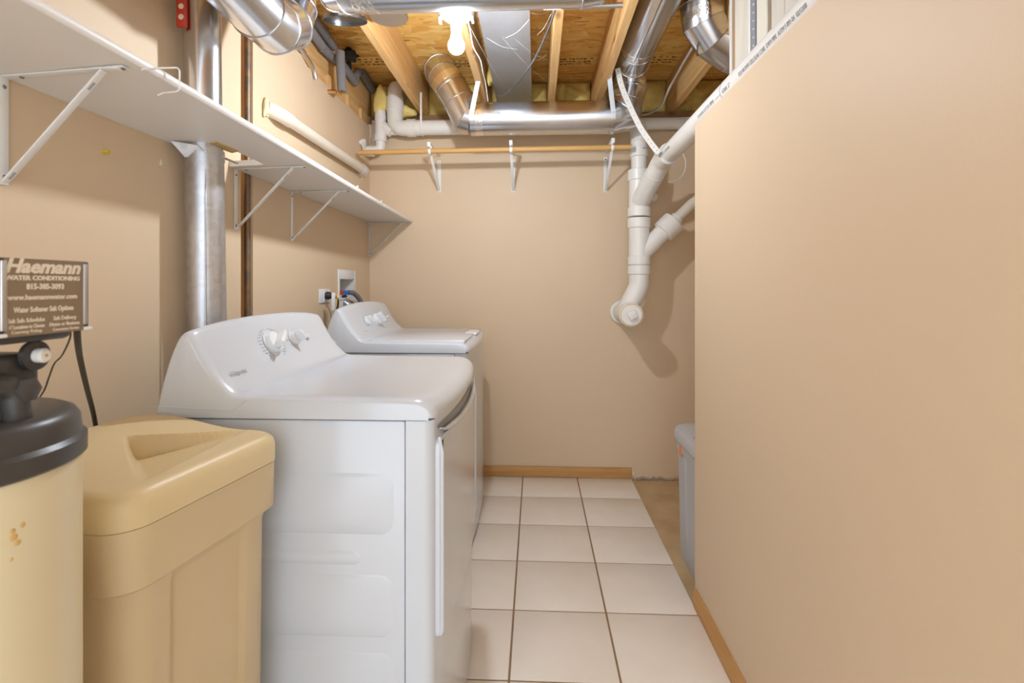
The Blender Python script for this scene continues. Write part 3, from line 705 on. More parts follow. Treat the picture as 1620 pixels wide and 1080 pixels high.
MB().add([P(330, 229, X=fx+.05)]*0+[(nX+.004, q.y-.04, shz(q.y, .4)-.0012), (nX+.012, q.y+.06, shz(q.y, .4)-.0012), (nX-.02, q.y+.075, shz(q.y, .3)-.0012), (nX-.03, q.y-.03, shz(q.y, .3)-.0012),
    (nX+.004, q.y-.04, shz(q.y, .4)+.010), (nX+.012, q.y+.06, shz(q.y, .4)+.010), (nX-.02, q.y+.075, shz(q.y, .3)+.010), (nX-.03, q.y-.03, shz(q.y, .3)+.010)],
    [(0, 1, 2, 3), (4, 5, 6, 7), (0, 1, 5, 4), (1, 2, 6, 5), (2, 3, 7, 6), (3, 0, 4, 7)]).build('raw_edge', STICK, shelf)
q = fl_at(P(296, 30, X=fx).z)
rt = tag(MB().box(q.x-.035, q.x-.005, q.y-fr-.012, q.y-fr-.001, P(292, 38, X=fx).z, 2.3, .004).build('red_tape_strip', RED), 'red printed tape strip on upper part of flue', 'tape')
for k in range(4):
    MB().lathe((q.x-.019, q.y-fr-.0118, P(292, 34, X=fx).z+.02+.03*k), (0, -1, 0), [(0, 0), (.008, 0), (.008, .0008), (0, .0008)], 12).build('tape_print', SIGNT, rt)
MB().box(fl_at(1.3).x-.02, fl_at(1.3).x+.016, pb.y-fr-.0035, pb.y-fr-.0015, 1.16, 1.20).build('paper_sticker', PAPER, flue)
gp = tag(MB().cyl((WX-.019, P(391.5, 300, X=WX-.019).y, .02), (WX-.019, P(391.5, 300, X=WX-.019).y, 2.45), .0112, n=16).build('gas_pipe', BLACKIRON), 'dark rusty iron pipe standing in the wall slot', 'pipe')

# ---- pins and marks on left wall
p = P(163, 240, X=WX)
pin = thing('push_pin', 'yellow push pin stuck in the left wall under the shelf', 'pin', tuple(p))
MB().lathe(p+Vector((0, 0, 0)), (1, .1, .05), [(.0055, 0), (.0055, .002), (.003, .003), (.003, .010), (.005, .012), (.005, .014), (0, .0145)], 14).build('pin_head', YEL, pin)
MB().lathe(p, (1, .1, .05), [(.0008, -.006), (.0008, .001)], 6).build('needle', STEEL, pin)
p = P(254, 256, X=WX)
b = MB(); b.prism([(p.y-.006, p.z-.008), (p.y+.006, p.z-.009), (p.y+.003, p.z+.010)], 'x', WX-.001, WX+.0005); b.build('plaster_nick', PLASTER, lw)

# ================================================================== OUTLET, WASHER BOX
p0 = P(504, 470, X=WX)
op = thing('wall_outlet', 'white duplex outlet plate on left wall beside washer box', 'outlet', (WX, P(512, 470, X=WX).y, P(512, 480, X=WX).z))
oy0, oy1, oz0, oz1 = P(504, 470, X=WX).y, P(520.5, 470, X=WX).y, P(512, 479, X=WX).z, P(512, 457, X=WX).z
MB().box(WX, WX+.006, oy0, oy1, oz0, oz1, .002).build('plate', PLASW, op)
for k in (.3, .7):
    z = oz0+(oz1-oz0)*k; yc = (oy0+oy1)/2; rc = MB().box(WX+.005, WX+.0075, yc-.016, yc+.016, z-.014, z+.014, .004).build('receptacle', PLASW, op)
    for s_ in (-.006, .006): MB().box(WX+.0072, WX+.0078, yc+s_-.001, yc+s_+.001, z-.004, z+.005).build('socket_slot', DARKGAP, rc)
pl = thing('power_plug', 'round black plug with white tag in the outlet', 'plug', (WX+.01, oy1-.02, oz0))
pc_ = P(519, 467, X=WX+.02)
MB().lathe((WX+.008, pc_.y, pc_.z), (1, .1, -.1), [(.016, 0), (.019, .004), (.019, .018), (.012, .03), (.006, .034), (0, .034)], 20).build('plug_body', BLK2, pl)
MB().tube(smoothpath([(WX+.035, pc_.y+.003, pc_.z-.003), (WX+.06, pc_.y+.02, pc_.z-.02), (WX+.055, pc_.y+.03, pc_.z-.08), (WX+.05, pc_.y+.03, pc_.z-.2), (WX+.05, pc_.y+.03, pc_.z-.42)]), .0055, 8).build('cord', BLK2, pl)
t0 = P(527, 467, X=WX+.07)
MB().obox(t0+Vector((0, .005, -.03)), Vector((.2, 1, 0)).normalized(), Vector((1, -.2, 0)).normalized(), Vector((0, 0, 1)), .03, .003, .085, .001).build('cord_tag', PLASW, pl)
MB().obox(t0+Vector((.01, .022, -.02)), Vector((.2, 1, 0)).normalized(), Vector((1, -.2, 0)).normalized(), Vector((0, .2, 1)).normalized(), .006, .002, .07).build('tag_stripe', M('amber', (.8, .42, .05), .4), pl)
wy0, wy1 = P(534, 460, X=WX).y, P(561, 460, X=WX).y; wz0, wz1 = P(547, 491, X=WX).z, P(547, 427, X=WX).z
wx = thing('washer_outlet_box', 'white recessed washer box with hose connections on left wall', 'outlet box', (WX, (wy0+wy1)/2, wz0))
iy0, iy1, iz0, iz1 = wy0+.02, wy1-.02, wz0+.055, wz1-.05
b = MB(); X0, X1 = WX, WX+.006
b.box(X0, X1, wy0, iy0, wz0, wz1, .0015); b.box(X0, X1, iy1, wy1, wz0, wz1, .0015); b.box(X0, X1, iy0, iy1, wz0, iz0, .0015); b.box(X0, X1, iy0, iy1, iz1, wz1, .0015)
b.build('frame', PLASW, wx)
cutb = WX-.0
b = MB(); D_ = .085; t_ = .002
b.box(WX-D_-t_, WX-D_, iy0-t_, iy1+t_, iz0-t_, iz1+t_)
for k_, q in enumerate(((iy0-t_, iy0, iz0-t_, iz1+t_), (iy1, iy1+t_, iz0-t_, iz1+t_), (iy0+.0002, iy1-.0002, iz0-t_, iz0), (iy0+.0002, iy1-.0002, iz1, iz1+t_))): b.box(WX-D_+.0001*k_, WX+.004+.0002*k_, q[0]-.0001*k_, q[1]+.0001*k_, q[2]-.0003*k_, q[3]+.0003*k_)
b.build('recess', M('recess_white', (.72, .70, .66), .5), wx)
hz = P(540, 463, X=WX+.02).z
MB().lathe((WX+.004, iy0+.018, hz), (0, 1, 0), [(.012, -.012), (.012, .012)], 16).build('hot_valve_ring', RED, wx)
MB().lathe((WX+.02, iy0+.05, hz), (0, 1, 0), [(.012, -.018), (.012, .018)], 16).build('cold_valve_ring', BLUE, wx)
MB().lathe((WX+.012, iy0+.045, hz-.02), (0, 1, 0), [(.008, -.02), (.008, .02)], 12).build('valve_body', BLK2, wx)
hose = [(WX+.025, iy0+.07, hz), (WX+.04, iy0+.11, hz-.004), (WX+.06, iy0+.15, hz-.04), (WX+.075, iy0+.165, hz-.1), (WX+.08, iy0+.165, hz-.25)]
tag(MB().tube(smoothpath(hose), .0135, 14).build('drain_hose', GREYH), 'dark grey ribbed drain hose arching behind washer', 'hose')
hose = [(WX+.02, iy0+.03, hz-.045), (WX+.035, iy0+.06, hz-.042), (WX+.06, iy0+.10, hz-.07), (WX+.08, iy0+.125, hz-.12), (WX+.085, iy0+.13, hz-.26)]
ho = tag(MB().tube(smoothpath(hose), .009, 12).build('water_hose', STEEL), 'braided steel water hose with white sleeve behind washer', 'hose')
MB().tube([(WX+.057, iy0+.096, hz-.066), (WX+.081, iy0+.126, hz-.125)], .0115, 12).build('hose_sleeve', PLASW, ho)
hose = [(WX+.02, iy0+.028, hz-.05), (WX+.04, iy0+.03, hz-.07), (WX+.045, iy0+.02, hz-.13), (WX+.045, iy0+.01, hz-.27)]
tag(MB().tube(smoothpath(hose), .009, 12).build('water_hose', STEEL), 'braided steel water hose dropping straight below the red valve', 'hose')
# small drain clip and tube between the machines
tp = [P(u, v, Y=y) for u, v, y in ((505, 543, 1.95), (520, 538, 2.0), (528, 541, 2.05), (532, 549, 2.12), (533, 562, 2.17), (533, 572, 2.197))]
tag(MB().tube(smoothpath(tp), .0055, 10).build('drain_tube', PLASW), 'thin white tube curving down between dryer and washer', 'tube')

# ================================================================== CREAM PIPE ON LEFT WALL
px = WX+.034
pa, pbq = P(447, 186, X=px), P(575, 267, X=px); pz = (pa.z+pbq.z)/2
cp = thing('wall_drain_pipe', 'cream plastic pipe running level along the left wall above the shelf', 'pipe', (px, (pa.y+pbq.y)/2, pz-.03))
MB().tube([(px, pa.y, pz), (px, pbq.y, pz)], .0242, 24).build('pipe', PVCO, cp)
MB().tube(fillet([(px, pa.y+.06, pz), (px, pa.y-.01, pz), (WX-.0, pa.y-.06, pz+.012)], .05), .0285, 24).build('elbow', PVCO, cp)
MB().tube([(px, pbq.y-.03, pz), (px, pbq.y+.01, pz), (WX, pbq.y+.05, pz-.005)], .029, 24).build('end_elbow', PVC, cp)
MB().tube([(px, pbq.y-.034, pz), (px, pbq.y-.029, pz)], .0293, 24).build('glue_ring', M('purple_primer', (.55, .45, .6), .4), cp)
def lump(name, ctr, rad, mat, label, cat, seed=1, amp=.3, parent=None, sub=3, group=None):
    bm = bmesh.new(); bmesh.ops.create_icosphere(bm, subdivisions=sub, radius=1); r_ = random.Random(seed)
    ph = [(Vector((r_.uniform(-1, 1), r_.uniform(-1, 1), r_.uniform(-1, 1)))*r_.uniform(2, 7), r_.uniform(0, 6)) for _ in range(7)]
    b = MB(); vv = []
    for v in bm.verts:
        k = 1+amp*sum(math.sin(v.co.dot(a)+q) for a, q in ph)/4; vv.append(Vector(ctr)+Vector((v.co.x*rad[0]*k, v.co.y*rad[1]*k, v.co.z*rad[2]*k)))
    bm.verts.index_update(); b.add(vv, [[v.index for v in f.verts] for f in bm.faces]); bm.free()
    o = b.build(name, mat, parent, sharp=70)
    if parent is None: tag(o, label, cat, group)
    return o
lump('spray_foam', (WX+.006, pa.y-.075, pz+.006), (.012, .022, .034), FOAMY, '', '', 3, .5, cp)
lump('wall_sealant', (WX+.004, pbq.y+.055, pz-.012), (.006, .02, .03), FOAMY, '', '', 5, .4, cp)

# ================================================================== PVC DRAIN STACK
SY = 2.98
ds = thing('drain_stack', 'white plastic drain stack with two wyes before the back wall', 'pipe', (.563, SY, 1.0))
sx = P(1011, 340, Y=SY).x; sxu = P(1012, 240, Y=SY).x
def zv(v, u=1010, Y=SY): return P(u, v, Y=Y).z
def pipe(name, pts, r, par, mat=PVC, n=28): return MB().tube(pts, r, n).build(name, mat, par)
R3, R4 = .0445, .0575
def hub(par, x, v0, v1, r): return MB().lathe((x, SY, zv(v1)), (0, 0, 1), [(r-.004, 0), (r, .003), (r, zv(v0)-zv(v1)-.003), (r-.003, zv(v0)-zv(v1))], 32).build('hub', PVC, par)
up = pipe('riser_pipe', [(sx, SY, zv(290)), (sx, SY, zv(225))], R3, ds)
MB().lathe((sx, SY, zv(249)), (0, 0, 1), [(R3, 0), (R3+.007, .003), (R3+.007, zv(233)-zv(249)-.003), (R3, zv(233)-zv(249))], 32).build('coupling', PVC, ds)
bc = MB()
for k in range(9): bc.obox(Vector((sx+.012+.0035*k, SY-R3-.0072+.0001*k*k, zv(237.5))), Vector((1, 0, 0)), Vector((0, 1, 0)), Vector((0, 0, 1)), .0018, .0006, .010)
bc.build('printed_bars', INK, ds)['kind'] = 'stuff'
u1 = pipe('upper_wye', [(sx, SY, zv(336)), (sx, SY, zv(276))], R4, ds); hub(u1, sx, 269, 286, R4+.007); hub(u1, sx, 328, 343, R4+.007)
l1 = pipe('lower_wye', [(sx, SY, zv(412)), (sx, SY, zv(352))], R4, ds); hub(l1, sx, 345, 361, R4+.007); hub(l1, sx, 405, 419, R4+.007)
# upper branch: leaves the wye, turns level toward the camera and runs along the partition top
PXX, PZZ = .655, TOPR+R3+.0008
e1 = Vector((PXX, 2.70, PZZ)); e0 = Vector((sx, SY, zv(322)))
bm_ = e0.lerp(e1, .60)
MB().tube([e0, e0.lerp(e1, .72)], R3+.008, 28).build('branch', PVC, u1)
MB().tube(fillet([e0.lerp(e1, .5), e1, Vector((PXX, 2.56, PZZ))], .10, 8), R3+.0065, 28).build('branch_elbow', PVC, u1)
lp_ = pipe('long_drain_pipe', [(PXX, 2.60, PZZ), (PXX, -.9, PZZ)], R3, ds)
yj = P(1160, 118, X=PXX).y
MB().tube([(PXX, 2.565, PZZ), (PXX, 2.55, PZZ)], R3+.009, 28).build('hub_rim', PVC, u1)
MB().tube([(PXX, yj-.002, PZZ), (PXX, yj+.002, PZZ)], R3+.0008, 28).build('joint_line', M('primer_line', (.5, .45, .55), .5), lp_)
# lettering along the pipe's aisle side
def pipetext(s, yfar, ynear, ang, size):
    n_ = Vector((-math.cos(ang), 0, math.sin(ang))); upd = Vector((math.sin(ang), 0, math.cos(ang)))
    o = Vector((PXX, (yfar+ynear)/2, PZZ))+n_*(R3+.0006)-upd*size*.35
    text(s, size, o, (0, -1, 0), upd, INK, lp_, width=abs(yfar-ynear), ext=.0002)
Yp = lambda u, v: P(u, v, X=PXX-.04).y
pipetext('CHARLOTTE PIPE  ~~~~  4300 3"', Yp(1105, 183), Yp(1156, 130), -.28, .017)
pipetext('SCH 40 DWV CELLULAR CORE  DWV PIPE  ASTM F-891-04  02/12/08', Yp(1170, 115), Yp(1278, 5), -.28, .017)
pipetext('0202/21/2008', Yp(1044, 248), Yp(1060, 231), -.25, .016)
# lower branch: reducer and small pipe rising to the right
f0 = Vector((sx, SY, zv(398))); dr_ = Vector((1, .0, .93)).normalized()
L0 = P(1060, 356, Y=SY); L1 = P(1098, 319, Y=SY); dr_ = (L1-L0).normalized(); f0 = L0-dr_*((L0.x-sx)/dr_.x)
MB().tube([f0, L0-dr_*.05], [R4*.95, R4*.85], 28).build('branch', PVC, l1)
MB().tube([L0-dr_*.062, L0-dr_*.055, L0+dr_*.03, L0+dr_*.036], [R4*.9, .066, .066, .05], 28).build('reducer', PVC, l1)
MB().tube([L0+dr_*.03, L0+dr_*.06], .038, 24).build('bushing', PVC, l1)
pipe('small_drain_pipe', [L0+dr_*.03, L0+dr_*.62], .0302, ds, PVCO)
# foot: elbow, wall entry and clean-out
cz = P(999, 498, Y=2.85).z; cx = P(999, 498, Y=2.85).x
hub(ds, sx, 420, 434, R4+.007)
MB().tube(fillet([(sx, SY, zv(416)), (sx, SY, zv(452)), (cx+.012, SY, cz+.05), (cx, SY+.02, cz)], .09, 8), R4-.001, 28).build('foot_elbow', PVC, ds)
fo = MB().tube([(cx, 2.87, cz), (cx, BY-.0005, cz)], R4, 32).build('wall_spigot', PVC, ds)
MB().lathe((cx, 2.852, cz), (0, 1, 0), [(R4, 0), (R4+.008, .002), (R4+.008, .06), (R4, .063)], 36).build('cleanout_hub', PVC, fo)
MB().tube([(cx, BY-.028, cz), (cx, BY-.0008, cz)], R4+.014, 32).build('wall_collar', PVC, fo)
pg = MB().lathe((cx, 2.848, cz), (0, 1, 0), [(0, 0), (R4-.001, 0), (R4+.001, .004), (R4+.001, .012)], 36).build('cleanout_plug', PVC, fo)
MB().lathe((cx, 2.8495, cz), (0, 1, 0), [(R4-.001, 0), (R4+.004, 0), (R4+.004, .003), (R4-.001, .003)], 36).build('sealant_ring', STICK, fo)
a = .45; MB().obox(Vector((cx+.002, 2.838, cz)), Vector((math.cos(a), 0, math.sin(a))), Vector((0, 1, 0)), Vector((-math.sin(a), 0, math.cos(a))), .046, .022, .046, .003).build('square_boss', PVC, fo)
# top elbow and level header along the back wall
HYY = 3.085; hz_ = P(680, 202, Y=HYY).z
MB().tube(fillet([(sx, SY, zv(228)), (sx, SY+.03, hz_), (sx-.14, HYY, hz_)], .08, 8), R3+.005, 28).build('top_elbow', PVC, ds)
hx0 = P(665, 202, Y=HYY).x
pipe('header_pipe', [(sx-.13, HYY, hz_), (hx0-.01, HYY, hz_)], R3, ds)
ex = P(625, 170, Y=HYY).x; ez = P(625, 160, Y=HYY).z
MB().tube(fillet([(hx0+.01, HYY, hz_), (ex, HYY, hz_), (ex, HYY, P(625, 174, Y=HYY).z)], .105, 10), R3+.003, 28).build('sweep_elbow', PVC, ds)
hxr = P(650, 202, Y=HYY).x
MB().tube([(hxr-.02, HYY, hz_), (hxr+.03, HYY, hz_)], R3+.009, 28).build('elbow_hub', PVC, ds)
MB().tube([(ex, HYY, P(625, 177, Y=HYY).z), (ex, HYY, P(625, 155, Y=HYY).z)], R3+.008, 28).build('elbow_hub', PVC, ds)
MB().tube(fillet([(ex, HYY, P(625, 158, Y=HYY).z), (ex, HYY, P(625, 138, Y=HYY).z), (ex+.01, HYY+.19, P(625, 130, Y=HYY).z)], .08, 8), R3, 28).build('vent_pipe', PVC, ds)
# header going on to the right behind the stack
pipe('header_extension', [(sx+.03, HYY+.05, hz_+.02), (1.15, HYY+.05, hz_+.02)], .036, ds)
MB().lathe(P(1033, 312, Y=SY+.12), (0, 1, 0), [(.0, -.02), (.024, -.02), (.026, -.015), (.026, .2)], 20).build('stub_cap', PVC, ds)

# small vent assembly in the corner
vy = 3.10; vx = P(602, 200, Y=vy).x
va = thing('corner_vent_pipe', 'small white plastic vent wye in the far left corner', 'pipe', (vx, vy, 1.95))
def zc2(v): return P(602, v, Y=vy).z
wy_ = pipe('wye_body', [(vx, vy, zc2(218)), (vx, vy, zc2(172))], .0335, va)
MB().tube([(vx, vy, zc2(224)), (vx, vy, zc2(213))], .0375, 24).build('hub', PVC, wy_); MB().tube([(vx, vy, zc2(190)), (vx, vy, zc2(183))], .0355, 24).build('hub', PVC, wy_)
MB().tube([(vx, vy, zc2(176)), (vx+.008, vy+.02, zc2(160)), (vx+.02, vy+.14, zc2(148))], .030, 24).build('vent_top', PVC, va)
MB().tube([(vx, vy, zc2(196)), (vx+.07, vy, zc2(210))], .031, 24).build('branch', PVC, wy_)
pipe('branch_pipe', [(vx+.06, vy+.01, zc2(206)), (vx+.40, vy+.03, zc2(204))], .0285, va)
MB().tube(fillet([(vx, vy, zc2(222)), (vx, vy, zc2(237)), (WX+.0005, vy, zc2(239))], .04, 8), .0285, 24).build('trap_elbow', PVC, va)
MB().tube([(WX+.055, vy, zc2(239)), (WX+.02, vy, zc2(239))], .033, 24).build('hub', PVC, va)
MB().box(-1.0, P(590, 210, Y=BY).x, BY-.014, BY-.0005, P(590, 236, Y=BY).z, P(590, 192, Y=BY).z, .002).build('corner_strip', WHITE, bw)
lump('wall_patch', (WX+.006, 3.04, zc2(232)), (.010, .045, .03), PLASTER, '', '', 9, .6, lw)

# hanger strips for header pipe
for i, (u, lab) in enumerate(((666, 'white plastic pipe hook strip right of the big sweep elbow'), (873, 'white plastic pipe hook strip at middle joist'), (957, 'white plastic pipe hook strip left of the right duct elbow'))):
    x = P(u, 170, Y=HYY-.05).x; ph = thing('pipe_hook', lab, 'pipe hook', (x, HYY-.05, hz_), 'white pipe hooks on the back header pipe')
    zt_ = P(u, 146, Y=HYY-.05).z
    MB().box(x-.006, x+.006, HYY-R3-.008, HYY-R3-.004, hz_, zt_, .001).build('strip', PVC, ph)
    pth = [(x, HYY-(R3+.004)*math.cos(t), hz_-(R3+.004)*math.sin(t)) for t in [k*math.pi/10 for k in range(9)]]
    MB().tube(pth, .006, 6, r2=.0025).build('hook', PVC, ph)

# ================================================================== CLOSET ROD
rY = 2.90
r0, r1 = P(568, 241.5, Y=rY), P(998, 232.5, Y=rY)
tag(MB().tube([r0, r1], .0145, 20).build('closet_rod', RODW), 'pale wooden closet rod on three white brackets at back wall', 'rod')
def rodbracket(uw, label, last=False):
    x = P(uw, 270, Y=BY).x; t = (x-r0.x)/(r1.x-r0.x); rz = r0.z+(r1.z-r0.z)*t
    zt_ = rz+.048; zb = P(uw, 304, Y=BY).z
    br = thing('rod_bracket', label, 'bracket', (x, BY, zb), 'white closet rod brackets')
    MB().box(x-.011, x+.011, BY-.004, BY-.0005, zb, zt_-.03, .001).build('wall_plate', WMET, br)
    MB().box(x-.009, x+.009, rY-.025, BY-.002, zt_-.006, zt_-.002, .001).build('top_arm', WMET, br)
    MB().box(x-.009, x+.009, rY-.027, rY-.023, zt_-.028, zt_-.002, .001).build('front_lip', WMET, br)
    a_ = Vector((x, BY-.006, zb+.008)); b_ = Vector((x, rY+.03, rz-.012)); dn = (b_-a_).normalized(); s_ = dn.cross(Vector((1, 0, 0)))
    bo = MB().obox((a_+b_)/2, dn, Vector((1, 0, 0)), s_, (b_-a_).length, .016, .005, .001)
    bo.obox(b_.lerp(Vector((x, rY+.02, zt_-.006)), .5), (Vector((x, rY+.02, zt_-.006))-b_).normalized(), Vector((1, 0, 0)), (Vector((x, rY+.02, zt_-.006))-b_).normalized().cross(Vector((1, 0, 0))), .045, .016, .004)
    bo.build('brace', WMET, br)
    hp = [(x, rY-.0175*math.cos(t_), rz-.0175*math.sin(t_)) for t_ in [-.4+k*(math.pi+.5)/10 for k in range(11)]]
    MB().tube(hp, .008, 8, r2=.0022).build('rod_cup', WMET, br)
    for z_ in (zt_-.045, zb+.01): MB().lathe((x, BY-.004, z_), (0, -1, 0), [(0, 0), (.0045, 0), (.003, .002), (0, .002)], 10).build('screw', M('blue_screw', (.05, .09, .25), .4) if last else STEEL, br)
rodbracket(695, 'white rod bracket at the left, under the sweep elbow')
rodbracket(812, 'white rod bracket in the middle of the wooden rod')
rodbracket(958, 'white rod bracket beside the drain stack', True)

# ================================================================== DUCTS
DR = .0885
def duct(root, path, names, mats, r=DR, beads=True, n=40):
    rg = mitre(path, r, n); objs = []
    for i in range(len(path)-1):
        objs.append(MB().rings([rg[i], rg[i+1]], i == 0, i == len(path)-2).build(names[i] if isinstance(names, list) else names, mats[i] if isinstance(mats, list) else mats, root))
    if beads:
        for i in range(1, len(path)-1):
            cc = sum((Vector(p) for p in rg[i]), Vector())/n
            MB().tube([cc+(Vector(p)-cc)*1.012 for p in rg[i]], .0028, 6, closed=True).build('seam_bead', mats[i] if isinstance(mats, list) else mats, objs[i])
    return objs, rg
def band(parent, p0, p1, r=DR, mat=FOIL, name='foil_tape', n=40):
    return MB().tube([p0, Vector(p0).lerp(Vector(p1), .5), p1], [r+.0012, r+.0016, r+.0012], n).build(name, mat, parent)
dY = 2.82
dz = P(860, 184, Y=dY-.03).z
xr, xl = P(975, 184, Y=dY).x, P(748, 184, Y=dY).x
sd = thing('supply_duct', 'round shiny metal duct running across before the back wall with elbows', 'duct', ((xr+xl)/2, dY, dz-DR))
xd = P(996, 130, Y=2.82).x; zd = 2.385
pathR = [(xl, dY, dz), (xr-.03, dY, dz), (xr+.045, dY, dz+.022), (xd-.016, dY, dz+.085), (xd, dY, dz+.15), (xd, dY, dz+.225), (xd, dY-.03, dz+.285), (xd, dY-.10, zd-.01), (xd, dY-.22, zd), (xd+.004, -.6, zd)]
nm = ['pipe']+['elbow_gore']*3+['riser']+['elbow_gore']*3+['long_pipe']
objs, rg = duct(sd, pathR, nm, GALV)
pathL = [(xl, dY, dz), (xl-.03, dY, dz+.008), P(726, 160, Y=dY), P(714, 139, Y=dY), P(703, 122, Y=dY+.01), P(697, 112, Y=dY+.08), P(696, 108, Y=dY+.16), (P(696, 108, Y=dY+.16).x, BY+.1, P(696, 108, Y=dY+.16).z+.02)]
duct(sd, pathL, ['pipe_end']+['elbow_gore']*2+['riser']+['elbow_gore']*2+['outlet_pipe'], GALV)
band(sd, (xl+.015, dY, dz), (xl+.06, dY, dz)); band(sd, (xd, dY, dz+.16), (xd, dY, dz+.205)); band(sd, (xd, dY-.235, zd), (xd+.0002, dY-.29, zd))
v0, v1 = Vector(pathL[3]), Vector(pathL[4]); band(sd, v0.lerp(v1, .2), v0.lerp(v1, .75))
MB().tube([(xl+.08, dY+.02, dz-DR+.006), (xr-.02, dY+.02, dz-DR+.006)], .004, 6).build('lock_seam', GALV, sd)
MB().tube([(xd-.02, dY-.25, zd-DR*.975), (xd-.02, -.5, zd-DR*.975)], .003, 6).build('lock_seam', GALV, sd)
# metal hanger straps of this duct
def strap(label, x, ztop, ytop, xt):
    st = thing('duct_strap', label, 'strap', (x, dY, dz-DR), 'metal straps holding the back duct')
    pth = []
    for k in range(13):
        t = math.pi*(1.0-k/12*1.15); pth.append(Vector((x, dY-(DR+.003)*math.sin(t) if False else dY+(DR+.003)*math.cos(t+math.pi/2+.0)*1, dz+(DR+.003)*math.sin(t-math.pi/2))))
    # band round the camera side of the duct from underneath to the top hanger
    pth = [Vector((x, dY+(DR+.0025)*math.cos(a_), dz+(DR+.0025)*math.sin(a_))) for a_ in [math.radians(-60-k*12) for k in range(11)]]
    def ribbon(pp, wv):
        b = MB(); rs_ = []
        for i, p_ in enumerate(pp):
            t_ = (pp[min(i+1, len(pp)-1)]-pp[max(i-1, 0)]).normalized(); s_ = Vector(wv[i] if isinstance(wv, list) else wv); n_ = t_.cross(s_).normalized()*.0009
            rs_.append([p_-s_-n_, p_+s_-n_, p_+s_+n_, p_-s_+n_])
        return b.rings(rs_)
    ribbon(pth, (.0125, 0, 0)).build('band', GALV, st)
    e_ = pth[-1]
    ribbon([e_, Vector((xt, ytop, ztop)), Vector((xt, ytop+.004, ztop+.002))], (.0125, 0, 0)).build('hanger', GALV, st)
    MB().box(xt-.016, xt+.016, ytop-.004, ytop+.012, ztop-.004, ztop+.012, .002).build('bolt_tab', GALV, st)
strap('metal strap on the left end of the back duct', xl+.004, P(752, 127, Y=2.72).z, 2.70, P(757, 126, Y=2.70).x)
strap('metal strap beside the right elbow of the back duct', xr-.03, P(963, 123, Y=2.72).z, 2.70, P(964, 123, Y=2.70).x)

# transverse duct near the camera with left elbow
tY, tR = 1.60, .076; tz = P(722, 13, Y=tY).z+tR
tdp = thing('overhead_duct', 'metal duct crossing overhead in front of the bare bulb', 'duct', (0, tY, tz))
xR = P(985, 0, Y=tY).x; xL = P(550, 15, Y=tY).x
path = [(xR-.005, tY, JT-.001), (xR-.005, tY, tz+.13), (xR-.03, tY, tz+.055), (xR-.09, tY, tz+.008), (xR-.13, tY, tz), (xL, tY, tz), (xL-.025, tY+.01, tz+.01), (xL-.045, tY+.015, tz+.05), (xL-.03, tY+.02, tz+.10), (xL-.0, tY+.03, JT-.001)]
duct(tdp, path, ['end_riser', 'end_gore', 'end_gore', 'end_gore', 'pipe', 'collar', 'elbow_gore', 'elbow_gore', 'riser'], GALV, r=tR)
nd = thing('near_duct', 'metal duct running toward the camera above the flue, ending in a rounded elbow', 'duct', (-.79, 1.2, 1.95))
X0 = -.815
duct(nd, [(X0, -.95, 2.10), (X0, 1.46, 1.995), (X0, 1.56, 2.0), (X0, 1.635, 2.045), (X0, 1.665, 2.115), (X0, 1.665, JT-.001)], ['long_pipe', 'elbow_gore', 'elbow_gore', 'elbow_gore', 'riser'], GALV, r=.081)
band(tdp, (xL+.02, tY, tz), (xL+.09, tY, tz), tR)
# round take-off collar and loose round blank above it
cc = P(615, 12, Z=2.30)
tag(MB().lathe((cc.x, cc.y, 2.26), (0, 0, 1), [(.070, .0), (.075, 0), (.077, .004), (.075, .008), (.075, JT-2.26-.001), (.071, JT-2.26-.001)], 40).build('duct_collar', GALV), 'round metal take-off collar against the subfloor behind the overhead duct', 'duct collar')
q = P(546, 29.5, Y=1.98)
dn = Vector((.03, -.93, -.30)).normalized(); dn = Vector((0.02, -.28, -.96)).normalized()
dn = Vector((.0, .25, -.97)).normalized()
tag(MB().lathe(q, dn, [(0, -.004), (.083, -.004), (.0845, -.003), (.0845, .010), (.083, .010), (.083, .0), (0, .0)], 44).build('duct_end_cap', M('dull_zinc', (.24, .25, .26), .3, 1)), 'round dull grey metal cap tucked up beside the insulated pipes', 'duct cap')
# right elbow
ed = thing('side_duct', 'metal elbow duct dropping behind the board lining at upper right', 'duct', (.7, 2.2, 2.0))
eY = 2.30; eR = .094
E = [P(1109, -40, Y=eY), P(1110, 6, Y=eY), P(1114, 34, Y=eY+.02), P(1130, 60, Y=eY+.04), P(1158, 80, Y=eY+.07), P(1195, 94, Y=eY+.10), P(1240, 98, Y=eY+.13)]
duct(ed, E, ['pipe', 'pipe_end', 'elbow_gore', 'elbow_gore', 'elbow_gore', 'outlet'], GALV, r=eR)
band(ed, E[1].lerp(E[2], .15), E[1].lerp(E[2], .85), eR)
# panned rectangular duct between joists
pd = thing('flat_duct', 'flat grey sheet metal duct between joists above the bulb', 'duct', (-.136, 2.3, 2.335))
MB().box(-.246, -.026, 1.35, BY+.02, 2.335, JT-.002, .003).build('casing', GALVP, pd)
MB().box(-.1385, -.1365, 1.35, BY+.02, 2.3340, 2.3352).build('crease', GALVP, pd)

